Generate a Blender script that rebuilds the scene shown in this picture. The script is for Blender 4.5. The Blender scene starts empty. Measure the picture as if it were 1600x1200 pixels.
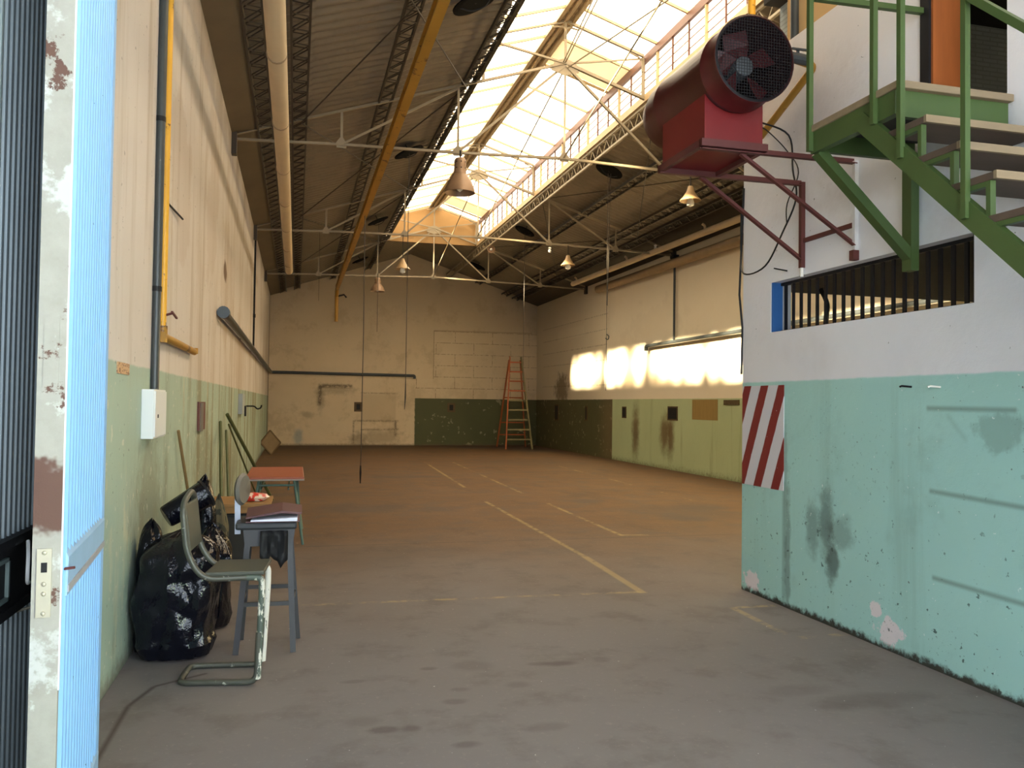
import bpy, math, random
from mathutils import Vector, Matrix, noise as mnoise
random.seed(7)
S = bpy.context.scene
COL = S.collection
PI = math.pi
# ---------------------------------------------------------------- camera
cd = bpy.data.cameras.new('camera'); cam = bpy.data.objects.new('camera', cd); COL.objects.link(cam)
cd.sensor_fit = 'HORIZONTAL'; cd.sensor_width = 36; cd.lens = 1300/1600*36; cd.clip_start = .05; cd.clip_end = 200
dv = Vector((462-800, -(628-600), -1300)).normalized()
uv = Vector((.013, 1, 0)); uv.z = -(dv.x*uv.x+dv.y*uv.y)/dv.z; uv.normalize()
rv = dv.cross(uv)
R3 = Matrix((rv, dv, uv))
cam.matrix_world = Matrix.Translation((0, 0, 1.35)) @ R3.to_4x4()
S.camera = cam
# ---------------------------------------------------------------- world, sun, daylight, exposure
S.view_settings.view_transform = 'Standard'; S.view_settings.look = 'None'
S.view_settings.gamma = 1; S.view_settings.exposure = 0.0; S.view_settings.use_curve_mapping = False
w = bpy.data.worlds.new('sky'); S.world = w; w.use_nodes = True
bg = w.node_tree.nodes['Background']; bg.inputs[0].default_value = (.62, .78, 1, 1); bg.inputs[1].default_value = 1.0
def light(name, typ, loc, energy, color, **k):
    l = bpy.data.lights.new(name, typ); l.energy = energy; l.color = color
    o = bpy.data.objects.new(name, l); COL.objects.link(o); o.location = loc
    for a, b in k.items(): setattr(l, a, b)
    return o
sun = light('sun', 'SUN', (0, 0, 20), 240, (1, .84, .58), angle=math.radians(5.0))
sun.rotation_euler = Vector((5.45, 1.35, -3.6)).to_track_quat('-Z', 'Y').to_euler()
dl = light('doorway_daylight', 'AREA', (1.2, -1.6, 2.1), 370, (.78, .88, 1), shape='RECTANGLE', size=4.0, size_y=3.8)
dl.rotation_euler = (PI/2, 0, 0)       # faces +Y through the open gateway

# ---------------------------------------------------------------- mesh helpers
class MB:
    def __init__(s): s.v = []; s.f = []; s.mi = []; s.cur = 0
    def _add(s, vs, fs):
        n = len(s.v); s.v += [tuple(v) for v in vs]
        for f in fs: s.f.append(tuple(i+n for i in f)); s.mi.append(s.cur)
    def box(s, x0, x1, y0, y1, z0, z1):
        s._add([(x, y, z) for x in (x0, x1) for y in (y0, y1) for z in (z0, z1)],
               [(0, 1, 3, 2), (4, 6, 7, 5), (0, 4, 5, 1), (2, 3, 7, 6), (0, 2, 6, 4), (1, 5, 7, 3)]); return s
    def bar(s, p0, p1, w, h=None, up=(0, 0, 1)):
        h = h or w; p0 = Vector(p0); p1 = Vector(p1); d = (p1-p0).normalized(); up = Vector(up)
        if abs(d.dot(up)) > .97: up = Vector((0, 1, 0)) if abs(d.y) < .9 else Vector((1, 0, 0))
        a = d.cross(up).normalized(); b = a.cross(d)
        vs = []
        for p in (p0, p1):
            for i, j in ((-1, -1), (1, -1), (1, 1), (-1, 1)): vs.append(p+a*w/2*i+b*h/2*j)
        s._add(vs, [(3, 2, 1, 0), (4, 5, 6, 7), (0, 1, 5, 4), (1, 2, 6, 5), (2, 3, 7, 6), (3, 0, 4, 7)]); return s
    def angle(s, p0, p1, w, t=.006, up=(0, 0, 1)):
        p0 = Vector(p0); p1 = Vector(p1); d = (p1-p0).normalized(); up = Vector(up)
        if abs(d.dot(up)) > .97: up = Vector((0, 1, 0))
        a = d.cross(up).normalized(); b = a.cross(d)
        s.bar(p0, p1, w, t, up); s.bar(p0+b*w/2-a*w/2, p1+b*w/2-a*w/2, t, w, up); return s
    def tube(s, pts, r, n=8, cap=True):
        pts = [Vector(p) for p in pts]; rs = r if isinstance(r, (list, tuple)) else [r]*len(pts)
        prev = None; vs = []; fs = []
        for i, p in enumerate(pts):
            d = (pts[min(i+1, len(pts)-1)]-pts[max(i-1, 0)]).normalized()
            if prev is None:
                prev = d.cross(Vector((0, 0, 1)) if abs(d.z) < .9 else Vector((1, 0, 0))).normalized()
            a = (prev-d*prev.dot(d)).normalized(); b = d.cross(a); prev = a
            for k in range(n):
                t = 2*PI*k/n; vs.append(p+(a*math.cos(t)+b*math.sin(t))*rs[i])
        for i in range(len(pts)-1):
            for k in range(n):
                fs.append((i*n+k, i*n+(k+1) % n, (i+1)*n+(k+1) % n, (i+1)*n+k))
        if cap: fs.append(tuple(range(n))[::-1]); fs.append(tuple((len(pts)-1)*n+k for k in range(n)))
        s._add(vs, fs); return s
    def lathe(s, c, prof, n=24, axis='z'):
        c = Vector(c); vs = []; fs = []
        for r, z in prof:
            for k in range(n):
                t = 2*PI*k/n; x, y = r*math.cos(t), r*math.sin(t)
                vs.append(c+(Vector((x, y, z)) if axis == 'z' else Vector((x, z, y))))
        for i in range(len(prof)-1):
            for k in range(n): fs.append((i*n+k, i*n+(k+1) % n, (i+1)*n+(k+1) % n, (i+1)*n+k))
        s._add(vs, fs); return s
    def prism(s, poly, lo, hi, axis=1):
        # poly: 2-D outline in the two remaining axes
        def mk(p, t):
            q = list(p); q.insert(axis, t); return tuple(q)
        n = len(poly); s._add([mk(p, lo) for p in poly]+[mk(p, hi) for p in poly],
            [tuple(range(n))[::-1], tuple(range(n, 2*n))]+[(i, (i+1) % n, n+(i+1) % n, n+i) for i in range(n)]); return s
    def build(s, name, mats, parent=None, smooth=False, bevel=0, sub=0):
        me = bpy.data.meshes.new(name); off = parent_world(parent)
        me.from_pydata([(v[0]-off[0], v[1]-off[1], v[2]-off[2]) for v in s.v], [], s.f)
        if not isinstance(mats, (list, tuple)): mats = [mats]
        for m in mats: me.materials.append(m)
        me.polygons.foreach_set('material_index', s.mi)
        if smooth: me.polygons.foreach_set('use_smooth', [True]*len(s.f))
        me.update(); me.validate()
        o = bpy.data.objects.new(name, me); COL.objects.link(o)
        if parent: o.parent = parent
        import bmesh
        bm = bmesh.new(); bm.from_mesh(me); bmesh.ops.recalc_face_normals(bm, faces=bm.faces); bm.to_mesh(me); bm.free()
        if smooth and len(s.f) < 60000:
            try: me.set_sharp_from_angle(angle=math.radians(40))
            except Exception: pass
        if bevel:
            md = o.modifiers.new('bevel', 'BEVEL'); md.width = bevel; md.segments = 2; md.limit_method = 'ANGLE'
        if sub:
            md = o.modifiers.new('sub', 'SUBSURF'); md.levels = sub; md.render_levels = sub
        return o
def parent_world(p):
    v = Vector((0, 0, 0))
    while p: v += p.location; p = p.parent
    return v
def tag(o, label=None, cat=None, group=None, kind=None):
    if label: o['label'] = label
    if cat: o['category'] = cat
    if group: o['group'] = group
    if kind: o['kind'] = kind
    return o
def thing(name, label, cat, loc, group=None):
    o = bpy.data.objects.new(name, None); COL.objects.link(o); o.location = loc; o.empty_display_size = .1
    return tag(o, label, cat, group)
def kids(o): return [c for c in bpy.data.objects if c.parent == o]
def copy_tree(o, loc=None, parent=None):
    c = o.copy(); COL.objects.link(c); c.parent = parent
    if loc is not None: c.location = loc
    for k in kids(o): copy_tree(k, None, c)
    return c
def catenary(p0, p1, sag, n=14):
    p0 = Vector(p0); p1 = Vector(p1)
    return [p0.lerp(p1, i/n)-Vector((0, 0, sag*4*(i/n)*(1-i/n))) for i in range(n+1)]
def smoothpath(pts, n=6):
    P = [Vector(p) for p in pts]; P = [2*P[0]-P[1]]+P+[2*P[-1]-P[-2]]; out = []
    for i in range(1, len(P)-2):
        for k in range(n):
            t = k/n; a, b, c, d = P[i-1:i+3]
            out.append(.5*((2*b)+(c-a)*t+(2*a-5*b+4*c-d)*t*t+(-a+3*b-3*c+d)*t**3))
    out.append(P[-2]); return out
def fillet(pts, r, n=5):
    P = [Vector(p) for p in pts]; out = [P[0]]
    for i in range(1, len(P)-1):
        a = (P[i-1]-P[i]); b = (P[i+1]-P[i]); ra = min(r, a.length*.45, b.length*.45)
        p0 = P[i]+a.normalized()*ra; p1 = P[i]+b.normalized()*ra
        for k in range(n+1):
            t = k/n; out.append(p0*(1-t)**2+P[i]*2*t*(1-t)+p1*t*t)
    out.append(P[-1]); return out

# ---------------------------------------------------------------- material helpers
class G:
    def __init__(s, name):
        s.m = bpy.data.materials.new(name); s.m.use_nodes = True; s.t = s.m.node_tree; s.n = s.t.nodes; s.l = s.t.links
        s.b = s.n['Principled BSDF']; s.out = s.n['Material Output']
    def add(s, typ, **k):
        n = s.n.new(typ)
        for a, b in k.items(): setattr(n, a, b)
        return n
    def set(s, sock, v):
        if isinstance(v, bpy.types.NodeSocket): s.l.new(v, sock)
        elif v is not None:
            if hasattr(sock.default_value, '__len__') and not isinstance(v, (int, float)) and len(sock.default_value) == 4 and len(v) == 3: v = (*v, 1)
            sock.default_value = v
    def M(s, op, a, b=None, c=None):
        n = s.add('ShaderNodeMath', operation=op)
        for i, x in enumerate((a, b, c)):
            if x is not None: s.set(n.inputs[i], x)
        return n.outputs[0]
    def pos(s):
        if not hasattr(s, '_p'):
            s._p = s.add('ShaderNodeNewGeometry').outputs['Position']
            q = s.add('ShaderNodeSeparateXYZ'); s.l.new(s._p, q.inputs[0]); s._x, s._y, s._z = q.outputs
        return s._p
    def xyz(s): s.pos(); return s._x, s._y, s._z
    def obj(s): return s.add('ShaderNodeTexCoord').outputs['Object']
    def vscale(s, v, sc, off=(0, 0, 0)):
        n = s.add('ShaderNodeMapping'); s.l.new(v, n.inputs[0]); n.inputs['Scale'].default_value = sc; n.inputs['Location'].default_value = off; return n.outputs[0]
    def noise(s, scale=5, detail=4, rough=.55, vec=None, sc=(1, 1, 1), off=(0, 0, 0)):
        n = s.add('ShaderNodeTexNoise'); v = vec or s.pos()
        if sc != (1, 1, 1) or off != (0, 0, 0): v = s.vscale(v, sc, off)
        s.l.new(v, n.inputs['Vector']); n.inputs['Scale'].default_value = scale; n.inputs['Detail'].default_value = detail; n.inputs['Roughness'].default_value = rough
        return n.outputs[0]
    def smooth(s, x, a, b):
        n = s.add('ShaderNodeMapRange', interpolation_type='SMOOTHSTEP'); s.set(n.inputs[0], x); n.inputs[1].default_value = a; n.inputs[2].default_value = b; return n.outputs[0]
    def mix(s, f, a, b):
        n = s.add('ShaderNodeMix', data_type='RGBA'); s.set(n.inputs[0], f); s.set(n.inputs[6], a); s.set(n.inputs[7], b); return n.outputs[2]
    def spot(s, u, v, u0, v0, ru, rv, soft=.4, jag=.25, js=6):
        if not hasattr(s, '_jn'): s._jn = {}
        if js not in s._jn: s._jn[js] = s.M('SUBTRACT', s.noise(js, 4, .65), .5)
        a = s.M('DIVIDE', s.M('SUBTRACT', u, u0), ru); b = s.M('DIVIDE', s.M('SUBTRACT', v, v0), rv)
        d = s.M('SQRT', s.M('ADD', s.M('MULTIPLY', a, a), s.M('MULTIPLY', b, b)))
        d = s.M('ADD', d, s.M('MULTIPLY', s._jn[js], jag*4))
        return s.smooth(d, 1+soft, 1-soft)
    def rect(s, u, v, u0, u1, v0, v1, e=.01):
        def band(x, a, b):
            return s.M('MULTIPLY', s.smooth(x, a-e, a+e), s.smooth(x, b+e, b-e))
        return s.M('MULTIPLY', band(u, u0, u1), band(v, v0, v1))
    def seg(s, u, v, p, q, w, e=.01):
        dx, dy = q[0]-p[0], q[1]-p[1]; L = math.hypot(dx, dy); dx /= L; dy /= L
        a = s.M('SUBTRACT', u, p[0]); b = s.M('SUBTRACT', v, p[1])
        along = s.M('ADD', s.M('MULTIPLY', a, dx), s.M('MULTIPLY', b, dy))
        acr = s.M('ABSOLUTE', s.M('SUBTRACT', s.M('MULTIPLY', a, dy), s.M('MULTIPLY', b, dx)))
        m = s.M('MULTIPLY', s.smooth(along, -e, e), s.smooth(along, L+e, L-e))
        return s.M('MULTIPLY', m, s.smooth(acr, w/2+e, w/2-e))
    def bump(s, h, strength=.3, dist=.01):
        n = s.add('ShaderNodeBump'); n.inputs['Strength'].default_value = strength; n.inputs['Distance'].default_value = dist; s.l.new(h, n.inputs['Height']); s.l.new(n.outputs[0], s.b.inputs['Normal'])
    def done(s, color=None, rough=.7, metal=0, spec=.4):
        s.set(s.b.inputs['Base Color'], color); s.set(s.b.inputs['Roughness'], rough); s.b.inputs['Metallic'].default_value = metal; s.b.inputs['Specular IOR Level'].default_value = spec
        return s.m
def L(r, g, b):
    return tuple((c/255/12.92 if c <= 10 else ((c/255+.055)/1.055)**2.4) for c in (r, g, b))
def paint(name, c, rough=.5, metal=0, var=.25, sc=8, rust=0, rustc=(.09, .035, .018), bump=.15, spec=.4):
    g = G(name); n = g.noise(sc, 5, .6, g.obj())
    dark = tuple(x*(1-var) for x in c); lite = tuple(min(1, x*(1+var)) for x in c)
    col = g.mix(n, dark, lite)
    if rust:
        r = g.noise(sc*1.7, 6, .7, g.obj(), off=(3, 1, 7)); col = g.mix(g.smooth(r, .62-rust*.3, .68-rust*.3), col, rustc)
    g.bump(n, bump, .004); return g.done(col, rough, metal, spec)
def emis(name, c, st):
    g = G(name); g.set(g.b.inputs['Base Color'], (.6, .6, .6)); g.set(g.b.inputs['Emission Color'], c); g.b.inputs['Emission Strength'].default_value = st
    return g.m
def wood(name, c, axis='y', var=.4, rough=.7, sc=6):
    g = G(name); st = {'x': (.12, 1, 1), 'y': (1, .12, 1), 'z': (1, 1, .12)}[axis]
    n = g.noise(sc*3, 6, .65, g.obj(), sc=st)
    col = g.mix(n, tuple(x*(1-var) for x in c), tuple(min(1, x*(1+var)) for x in c)); g.bump(n, .2, .004)
    return g.done(col, rough)

# ---- setting materials
def wall_material(name, axis, build):
    g = G(name); x, y, z = g.xyz(); u = y if axis == 'y' else x
    big = g.noise(.8, 5, .6); fine = g.noise(14, 6, .7); streak = g.noise(2.2, 5, .65, sc=(1.6, 1.6, .12))
    col = build(g, u, z, big, fine, streak)
    h = g.M('ADD', g.M('MULTIPLY', g.noise(3, 6, .6), 1.0), g.M('MULTIPLY', fine, .35)); g.bump(h, .35, .02)
    return g.done(col, .62, 0, .3)
def dado(g, z, h, amp=.02, sc=5):
    n = g.noise(sc, 4, .6, off=(5, 5, 5)); zz = g.M('ADD', z, g.M('MULTIPLY', g.M('SUBTRACT', n, .5), amp*2))
    return g.smooth(zz, h+.008, h-.008)
def specks(g, scale, thr, off=(0, 0, 0)):
    return g.smooth(g.noise(scale, 3, .5, off=off), thr, thr+.03)
def b_left(g, u, z, big, fine, streak):
    up = g.mix(big, (.66, .62, .585), (.53, .48, .43))
    up = g.mix(g.M('MULTIPLY', g.smooth(streak, .50, .68), .55), up, (.32, .24, .16)); up = g.mix(g.M('MULTIPLY', g.smooth(g.noise(1.1, 6, .7, sc=(1, 1, .3), off=(8, 1, 1)), .50, .62), g.M('MULTIPLY', g.smooth(u, 5, 9), .35)), up, (.36, .26, .16))
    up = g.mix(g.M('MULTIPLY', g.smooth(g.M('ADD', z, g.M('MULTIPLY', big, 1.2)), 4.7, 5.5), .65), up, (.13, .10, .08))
    for a in [(6.3, 2.9, .6, .5), (10.5, 2.7, .9, .7), (8.6, 3.4, .5, .9), (13, 1.95, 1.4, .5)]:
        up = g.mix(g.M('MULTIPLY', g.spot(u, z, *a, soft=.12, jag=.7, js=2), .22), up, (.36, .24, .14))
    up = g.mix(g.spot(u, z, 10.15, 2.85, .22, .11, .3, .3), up, (.10, .05, .025))
    lo = g.mix(big, (.36, .47, .40), (.29, .37, .30))
    lo = g.mix(g.M('MULTIPLY', g.smooth(streak, .47, .62), g.smooth(u, 3.5, 9.5)), lo, (.20, .185, .10)); lo = g.mix(g.M('MULTIPLY', g.smooth(g.noise(4, 6, .7, sc=(1, 1, .25), off=(1, 6, 2)), .58, .66), .5), lo, (.55, .52, .36)); lo = g.mix(g.M('MULTIPLY', g.smooth(g.noise(2.5, 6, .7, sc=(1, 1, .5), off=(5, 6, 2)), .55, .7), .5), lo, (.12, .105, .06))
    for a in [(5.25, .75, .35, .35), (8.2, .7, .9, .45), (11.5, .5, 1.6, .4)]:
        lo = g.mix(g.M('MULTIPLY', g.spot(u, z, *a, soft=.5, jag=.5), .5), lo, (.15, .13, .07))
    lo = g.mix(g.M('MULTIPLY', specks(g, 18, .66), .7), lo, (.55, .55, .45))
    col = g.mix(dado(g, z, 1.53, .012), up, lo)
    col = g.mix(g.M('MULTIPLY', specks(g, 26, .70, (9, 3, 1)), .7), col, (.06, .05, .04))
    base = g.smooth(g.M('ADD', z, g.M('MULTIPLY', fine, .16)), .2, .07)
    col = g.mix(g.M('MULTIPLY', base, .8), col, (.10, .085, .06))
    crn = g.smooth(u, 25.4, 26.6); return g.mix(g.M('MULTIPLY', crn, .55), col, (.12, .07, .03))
def b_right(g, u, z, big, fine, streak):
    up = g.mix(big, (.88, .78, .60), (.78, .68, .50))
    up = g.mix(g.M('MULTIPLY', g.smooth(u, 19.5, 22.5), .35), up, (.28, .22, .15))
    up = g.mix(g.M('MULTIPLY', g.spot(u, z, 17.2, 3.1, 1.6, .55, .1, .8, 2), .3), up, (.72, .62, .45))
    for z0 in (3.75, 3.35, 2.95, 2.55, 1.9):
        ln = g.seg(u, z, (20.2, z0), (26, z0+.04), .025, .012); up = g.mix(g.M('MULTIPLY', g.M('MULTIPLY', ln, g.smooth(fine, .42, .55)), .6), up, (.2, .14, .08))
    up = g.mix(g.M('MULTIPLY', g.rect(u, z, 22.0, 24.4, 3.3, 3.62, .02), .3), up, (.75, .66, .5))
    up = g.mix(g.M('MULTIPLY', g.spot(u, z, 24.0, 1.85, .6, .42, .4, .5), .75), up, (.10, .065, .03))
    lo = g.mix(big, (.50, .58, .33), (.40, .46, .25)); far = g.mix(big, (.115, .11, .05), (.07, .07, .03))
    far = g.mix(g.M('MULTIPLY', specks(g, 7, .64, (1, 7, 2)), .5), far, (.42, .36, .22))
    for a, b, c in ((18.3, .09, .95), (16.7, .10, .6), (16.4, .07, .8)):
        lo = g.mix(g.M('MULTIPLY', g.spot(u, z, a, .75, b*2.2, .45*c+.1, .7, .3), .85), lo, (.12, .06, .02))
    lo = g.mix(g.M('MULTIPLY', g.smooth(streak, .55, .75), .5), lo, (.2, .17, .07))
    far = g.mix(g.M('MULTIPLY', g.smooth(u, 20.9, 20.1), .5), far, (.20, .14, .07))
    lo = g.mix(g.smooth(u, 19.78, 19.82), lo, far)
    col = g.mix(dado(g, z, 1.52, .006), up, lo)
    base = g.smooth(g.M('ADD', z, g.M('MULTIPLY', fine, .3)), .28, .1)
    return g.mix(g.M('MULTIPLY', base, .7), col, (.12, .09, .04))
def b_back(g, u, z, big, fine, streak):
    up = g.mix(big, (.74, .60, .40), (.56, .44, .28)); up = g.mix(g.M('MULTIPLY', g.smooth(g.noise(1.3, 6, .7, off=(3, 0, 8)), .5, .65), .35), up, (.34, .25, .14))
    up = g.mix(g.M('MULTIPLY', g.smooth(z, 2.4, 5.0), .55), up, (.34, .27, .18))
    blk = g.add('ShaderNodeTexBrick'); cv = g.add('ShaderNodeCombineXYZ'); g.l.new(u, cv.inputs[0]); g.l.new(z, cv.inputs[1]); g.l.new(cv.outputs[0], blk.inputs[0])
    for k, v in (('Scale', 1), ('Mortar Size', .012), ('Brick Width', 1.25), ('Row Height', .37), ('Mortar Smooth', .3)): blk.inputs[k].default_value = v
    reg = g.M('MAXIMUM', g.rect(u, z, 4.3, 7.8, 1.53, 3.72, .02), g.rect(u, z, 3.72, 7.8, 1.53, 2.15, .02))
    up = g.mix(g.M('MULTIPLY', reg, .3), up, (.68, .56, .38))
    ln = g.M('MULTIPLY', g.M('MULTIPLY', blk.outputs['Fac'], reg), g.smooth(fine, .4, .55)); up = g.mix(g.M('MULTIPLY', ln, .65), up, (.16, .10, .05))
    for p, q in (((4.3, 2.15), (4.3, 3.72)), ((4.3, 3.72), (7.6, 3.74))):
        up = g.mix(g.M('MULTIPLY', g.seg(u, z, p, q, .03, .012), .45), up, (.15, .10, .05))
    # left part is whitewashed down to the floor, with soot and rust marks
    for p, q, w_ in (((.68, 1.86), (1.72, 1.86), .12), ((.74, 1.83), (.72, 1.25), .1), ((2.0, 1.66), (3.15, 1.66), .02), ((1.78, .78), (3.2, .78), .04), ((1.78, .05), (1.78, .78), .035), ((3.1, .3), (3.1, .78), .06), ((2.0, .5), (3.2, .52), .03)):
        up = g.mix(g.M('MULTIPLY', g.M('MULTIPLY', g.seg(u, z, p, q, w_, .04), g.smooth(fine, .3, .6)), .85), up, (.09, .06, .035))
    for a in ((1.2, 1.75, .5, .16), (.75, 1.5, .12, .4), (1.95, .1, .3, .25), (.35, .95, .2, .1), (2.6, .25, .7, .25)):
        up = g.mix(g.M('MULTIPLY', g.spot(u, z, *a, soft=.6, jag=.5), .4), up, (.12, .09, .05))
    up = g.mix(g.M('MULTIPLY', g.rect(u, z, 2.0, 3.1, .8, 1.62, .03), .3), up, (.32, .24, .14))
    up = g.mix(g.M('MULTIPLY', g.spot(u, z, .1, .25, .14, .25, .6, .4), .6), up, (.20, .27, .30))
    lo = g.mix(big, (.10, .105, .045), (.06, .065, .028)); lo = g.mix(g.M('MULTIPLY', specks(g, 5, .66, (4, 4, 4)), .45), lo, (.4, .36, .22))
    m = g.M('MULTIPLY', dado(g, z, 1.52, .004), g.smooth(g.M('ADD', u, g.M('MULTIPLY', fine, .06)), 3.72, 3.76))
    col = g.mix(m, up, lo)
    base = g.smooth(g.M('ADD', z, g.M('MULTIPLY', fine, .12)), .14, .06); return g.mix(g.M('MULTIPLY', base, .7), col, (.1, .07, .04))
def b_office(g, u, z, big, fine, streak):
    up = g.mix(big, (.85, .86, .90), (.75, .755, .79)); up = g.mix(g.M('MULTIPLY', g.smooth(big, .5, .7), .3), up, (.60, .58, .56))
    up = g.mix(g.M('MULTIPLY', g.smooth(z, 2.5, 4.1), .45), up, (.70, .60, .46))
    for a in ((4.0, 2.68, .9, .09), (3.45, 2.5, .3, .3), (4.6, 3.2, .3, .35)):
        up = g.mix(g.M('MULTIPLY', g.spot(u, z, *a, soft=.7, jag=.5, js=3), .3), up, (.38, .33, .28))
    lo = g.mix(big, (.43, .71, .67), (.36, .62, .58))
    lo = g.mix(g.M('MULTIPLY', g.smooth(streak, .55, .75), .25), lo, (.22, .33, .28))
    for a, k in (((4.58, .62, .07, .22), .6), ((4.52, .4, .06, .14), .75), ((4.72, .58, .07, .16), .5), ((4.45, .58, .12, .1), .4), ((5.0, .3, .03, .5), .5), ((5.03, .72, .02, .5), .3)):
        lo = g.mix(g.M('MULTIPLY', g.spot(u, z, *a, soft=.5, jag=.45, js=9), k), lo, (.07, .09, .08))
    lo = g.mix(g.M('MULTIPLY', g.seg(u, z, (5.05, 0), (5.05, .85), .035, .012), .4), lo, (.13, .22, .2))
    for p, q in (((3.72, 1.36), (3.15, 1.355)), ((3.7, .925), (3.0, .905)), ((3.68, .475), (2.9, .465))):
        lo = g.mix(g.M('MULTIPLY', g.seg(u, z, p, q, .022, .012), .6), lo, (.12, .17, .15))
    lo = g.mix(g.M('MULTIPLY', g.seg(u, z, (3.58, 1.33), (3.45, 1.2), .02, .02), .2), lo, (.12, .18, .16))
    lo = g.mix(g.M('MULTIPLY', g.spot(u, z, 3.25, 1.25, .12, .09, .3, .6, 9), .45), lo, (.16, .26, .24))
    for a in ((4.0, .10, .1, .08), (5.45, .09, .1, .07), (4.12, .2, .05, .04)):
        lo = g.mix(g.spot(u, z, *a, soft=.12, jag=.8, js=14), lo, (.78, .72, .74))
    lo = g.mix(g.M('MULTIPLY', g.M('MULTIPLY', specks(g, 22, .68, (2, 2, 9)), g.smooth(z, 1.5, .1)), .85), lo, (.05, .08, .07)); lo = g.mix(g.M('MULTIPLY', g.M('MULTIPLY', g.smooth(g.noise(60, 3, .6, off=(1, 1, 1)), .66, .70), g.smooth(g.noise(3, 3), .48, .6)), .6), lo, (.10, .17, .16)); lo = g.mix(g.M('MULTIPLY', g.smooth(g.noise(2.2, 6, .65, off=(7, 7, 1)), .55, .75), .3), lo, (.22, .36, .33))
    lo = g.mix(g.M('MULTIPLY', specks(g, 40, .72, (8, 1, 3)), .8), lo, (.75, .85, .82))
    col = g.mix(dado(g, z, 1.535, .01), up, lo)
    col = g.mix(g.M('MULTIPLY', specks(g, 30, .73, (3, 8, 4)), .8), col, (.10, .10, .09))
    base = g.smooth(g.M('ADD', z, g.M('MULTIPLY', fine, .14)), .12, .08); return g.mix(base, col, (.045, .045, .035))
m_left = wall_material('left_plaster', 'y', b_left); m_right = wall_material('right_plaster', 'y', b_right)
m_back = wall_material('back_plaster', 'x', b_back); m_off = wall_material('office_plaster', 'y', b_office)
def floor_material():
    g = G('concrete_floor'); x, y, z = g.xyz()
    big = g.noise(.55, 6, .6); mid = g.noise(2.5, 6, .65); fine = g.noise(30, 5, .7)
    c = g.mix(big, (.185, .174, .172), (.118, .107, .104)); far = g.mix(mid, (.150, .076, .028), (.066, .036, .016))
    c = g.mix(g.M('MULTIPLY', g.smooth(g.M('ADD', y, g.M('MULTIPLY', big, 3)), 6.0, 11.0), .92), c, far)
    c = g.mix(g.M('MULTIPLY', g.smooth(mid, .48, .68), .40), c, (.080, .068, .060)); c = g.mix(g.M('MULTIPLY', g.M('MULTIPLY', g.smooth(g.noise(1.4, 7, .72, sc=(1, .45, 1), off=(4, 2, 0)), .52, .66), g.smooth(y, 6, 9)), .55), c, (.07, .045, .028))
    c = g.mix(g.M('MULTIPLY', g.smooth(fine, .55, .75), .25), c, (.32, .28, .25))
    for p in ((1.36, 4.18, .10, .045, .75), (1.25, 4.2, .07, .03, .4), (.9, 4.24, .12, .09, .35), (.68, 4.24, .05, .03, .5), (.38, 3.49, .07, .04, .7), (.49, 3.48, .045, .04, .7), (.68, 3.27, .06, .035, .6), (1.04, 3.37, .1, .05, .35), (1.07, 3.91, .07, .05, .35), (1.6, 4.2, .05, .05, .3), (.72, 3.75, .06, .04, .45), (.78, 3.9, .05, .03, .35), (.3, 4.12, .07, .03, .4), (.3, 3.6, .08, .06, .3),
              (1.94, 15.3, .7, .35, .6), (4.0, 11.2, .28, .3, .7), (4.85, 9.8, .8, .8, .5), (5.3, 10.3, .4, .4, .6), (4.6, 9.3, .35, .3, .6), (.75, 10.8, .7, .5, .5), (1.8, 10.6, .4, .3, .4), (.6, 7.4, .5, .6, .3), (5.2, 19, 1.5, 1.2, .4), (6.9, 24, .8, 1.6, .75), (6.0, 25.4, 1.8, .8, .7), (1, 25.6, 2.5, 1.1, .55), (.35, 12.6, .6, .5, .4), (1.3, 7.6, .5, .3, .25), (2.6, 3.35, .35, .1, .4), (2.35, 3.55, .2, .08, .3)):
        c = g.mix(g.M('MULTIPLY', g.spot(x, y, p[0], p[1], p[2]*.85, p[3]*.85, soft=.5, jag=.3, js=7 if p[1] < 6 else 2.2), p[4]*.8), c, (.06, .05, .045))
    c = g.mix(g.M('MULTIPLY', g.seg(x, y, (-.8, 8.05), (7.8, 8.0), .02, .012), .6), c, (.05, .04, .03))
    c = g.mix(g.M('MULTIPLY', g.seg(x, y, (-.8, 16.1), (7.8, 16.0), .03, .02), .5), c, (.05, .04, .03))
    for p, q in (((-.70, 2.9), (-.69, 4.0)), ((-.69, 4.0), (-.62, 4.25)), ((-.62, 4.25), (-.4, 4.4))):
        c = g.mix(g.M('MULTIPLY', g.seg(x, y, p, q, .02, .012), .8), c, (.04, .03, .025))
    wear = g.M('ADD', g.noise(9, 5, .7, off=(2, 0, 0)), g.M('MULTIPLY', g.M('SUBTRACT', g.noise(.9, 2), .5), .7))
    for p, q, k in (((-.1, 5.74), (2.46, 5.66), .55), ((2.46, 5.62), (2.53, 7.07), 1), ((2.53, 7.07), (2.58, 11.3), .7), ((2.68, 13.3), (2.9, 19), .7), ((3.32, 8.18), (3.62, 8.14), .7), ((3.32, 8.14), (3.38, 11.0), .7), ((3.38, 12.3), (3.55, 19), .55), ((2.88, 5.09), (2.86, 4.42), .75), ((2.88, 5.09), (3.2, 5.09), .4), ((2.80, 4.34), (3.24, 4.36), .65), ((5.6, 11), (5.7, 19), .3), ((1.75, 5.3), (2.0, 5.3), .2)):
        s_ = g.M('MULTIPLY', g.seg(x, y, p, q, .05 if k < .9 else .062, .012), g.smooth(wear, .62-.34*k, .74-.24*k))
        c = g.mix(g.M('MULTIPLY', s_, .45), c, (.38, .30, .13))
    c = g.mix(g.smooth(g.noise(55, 2, .5, off=(3, 3, 0)), .76, .79), c, (.6, .6, .6))
    g.bump(g.M('ADD', mid, g.M('MULTIPLY', fine, .3)), .25, .01)
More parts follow.
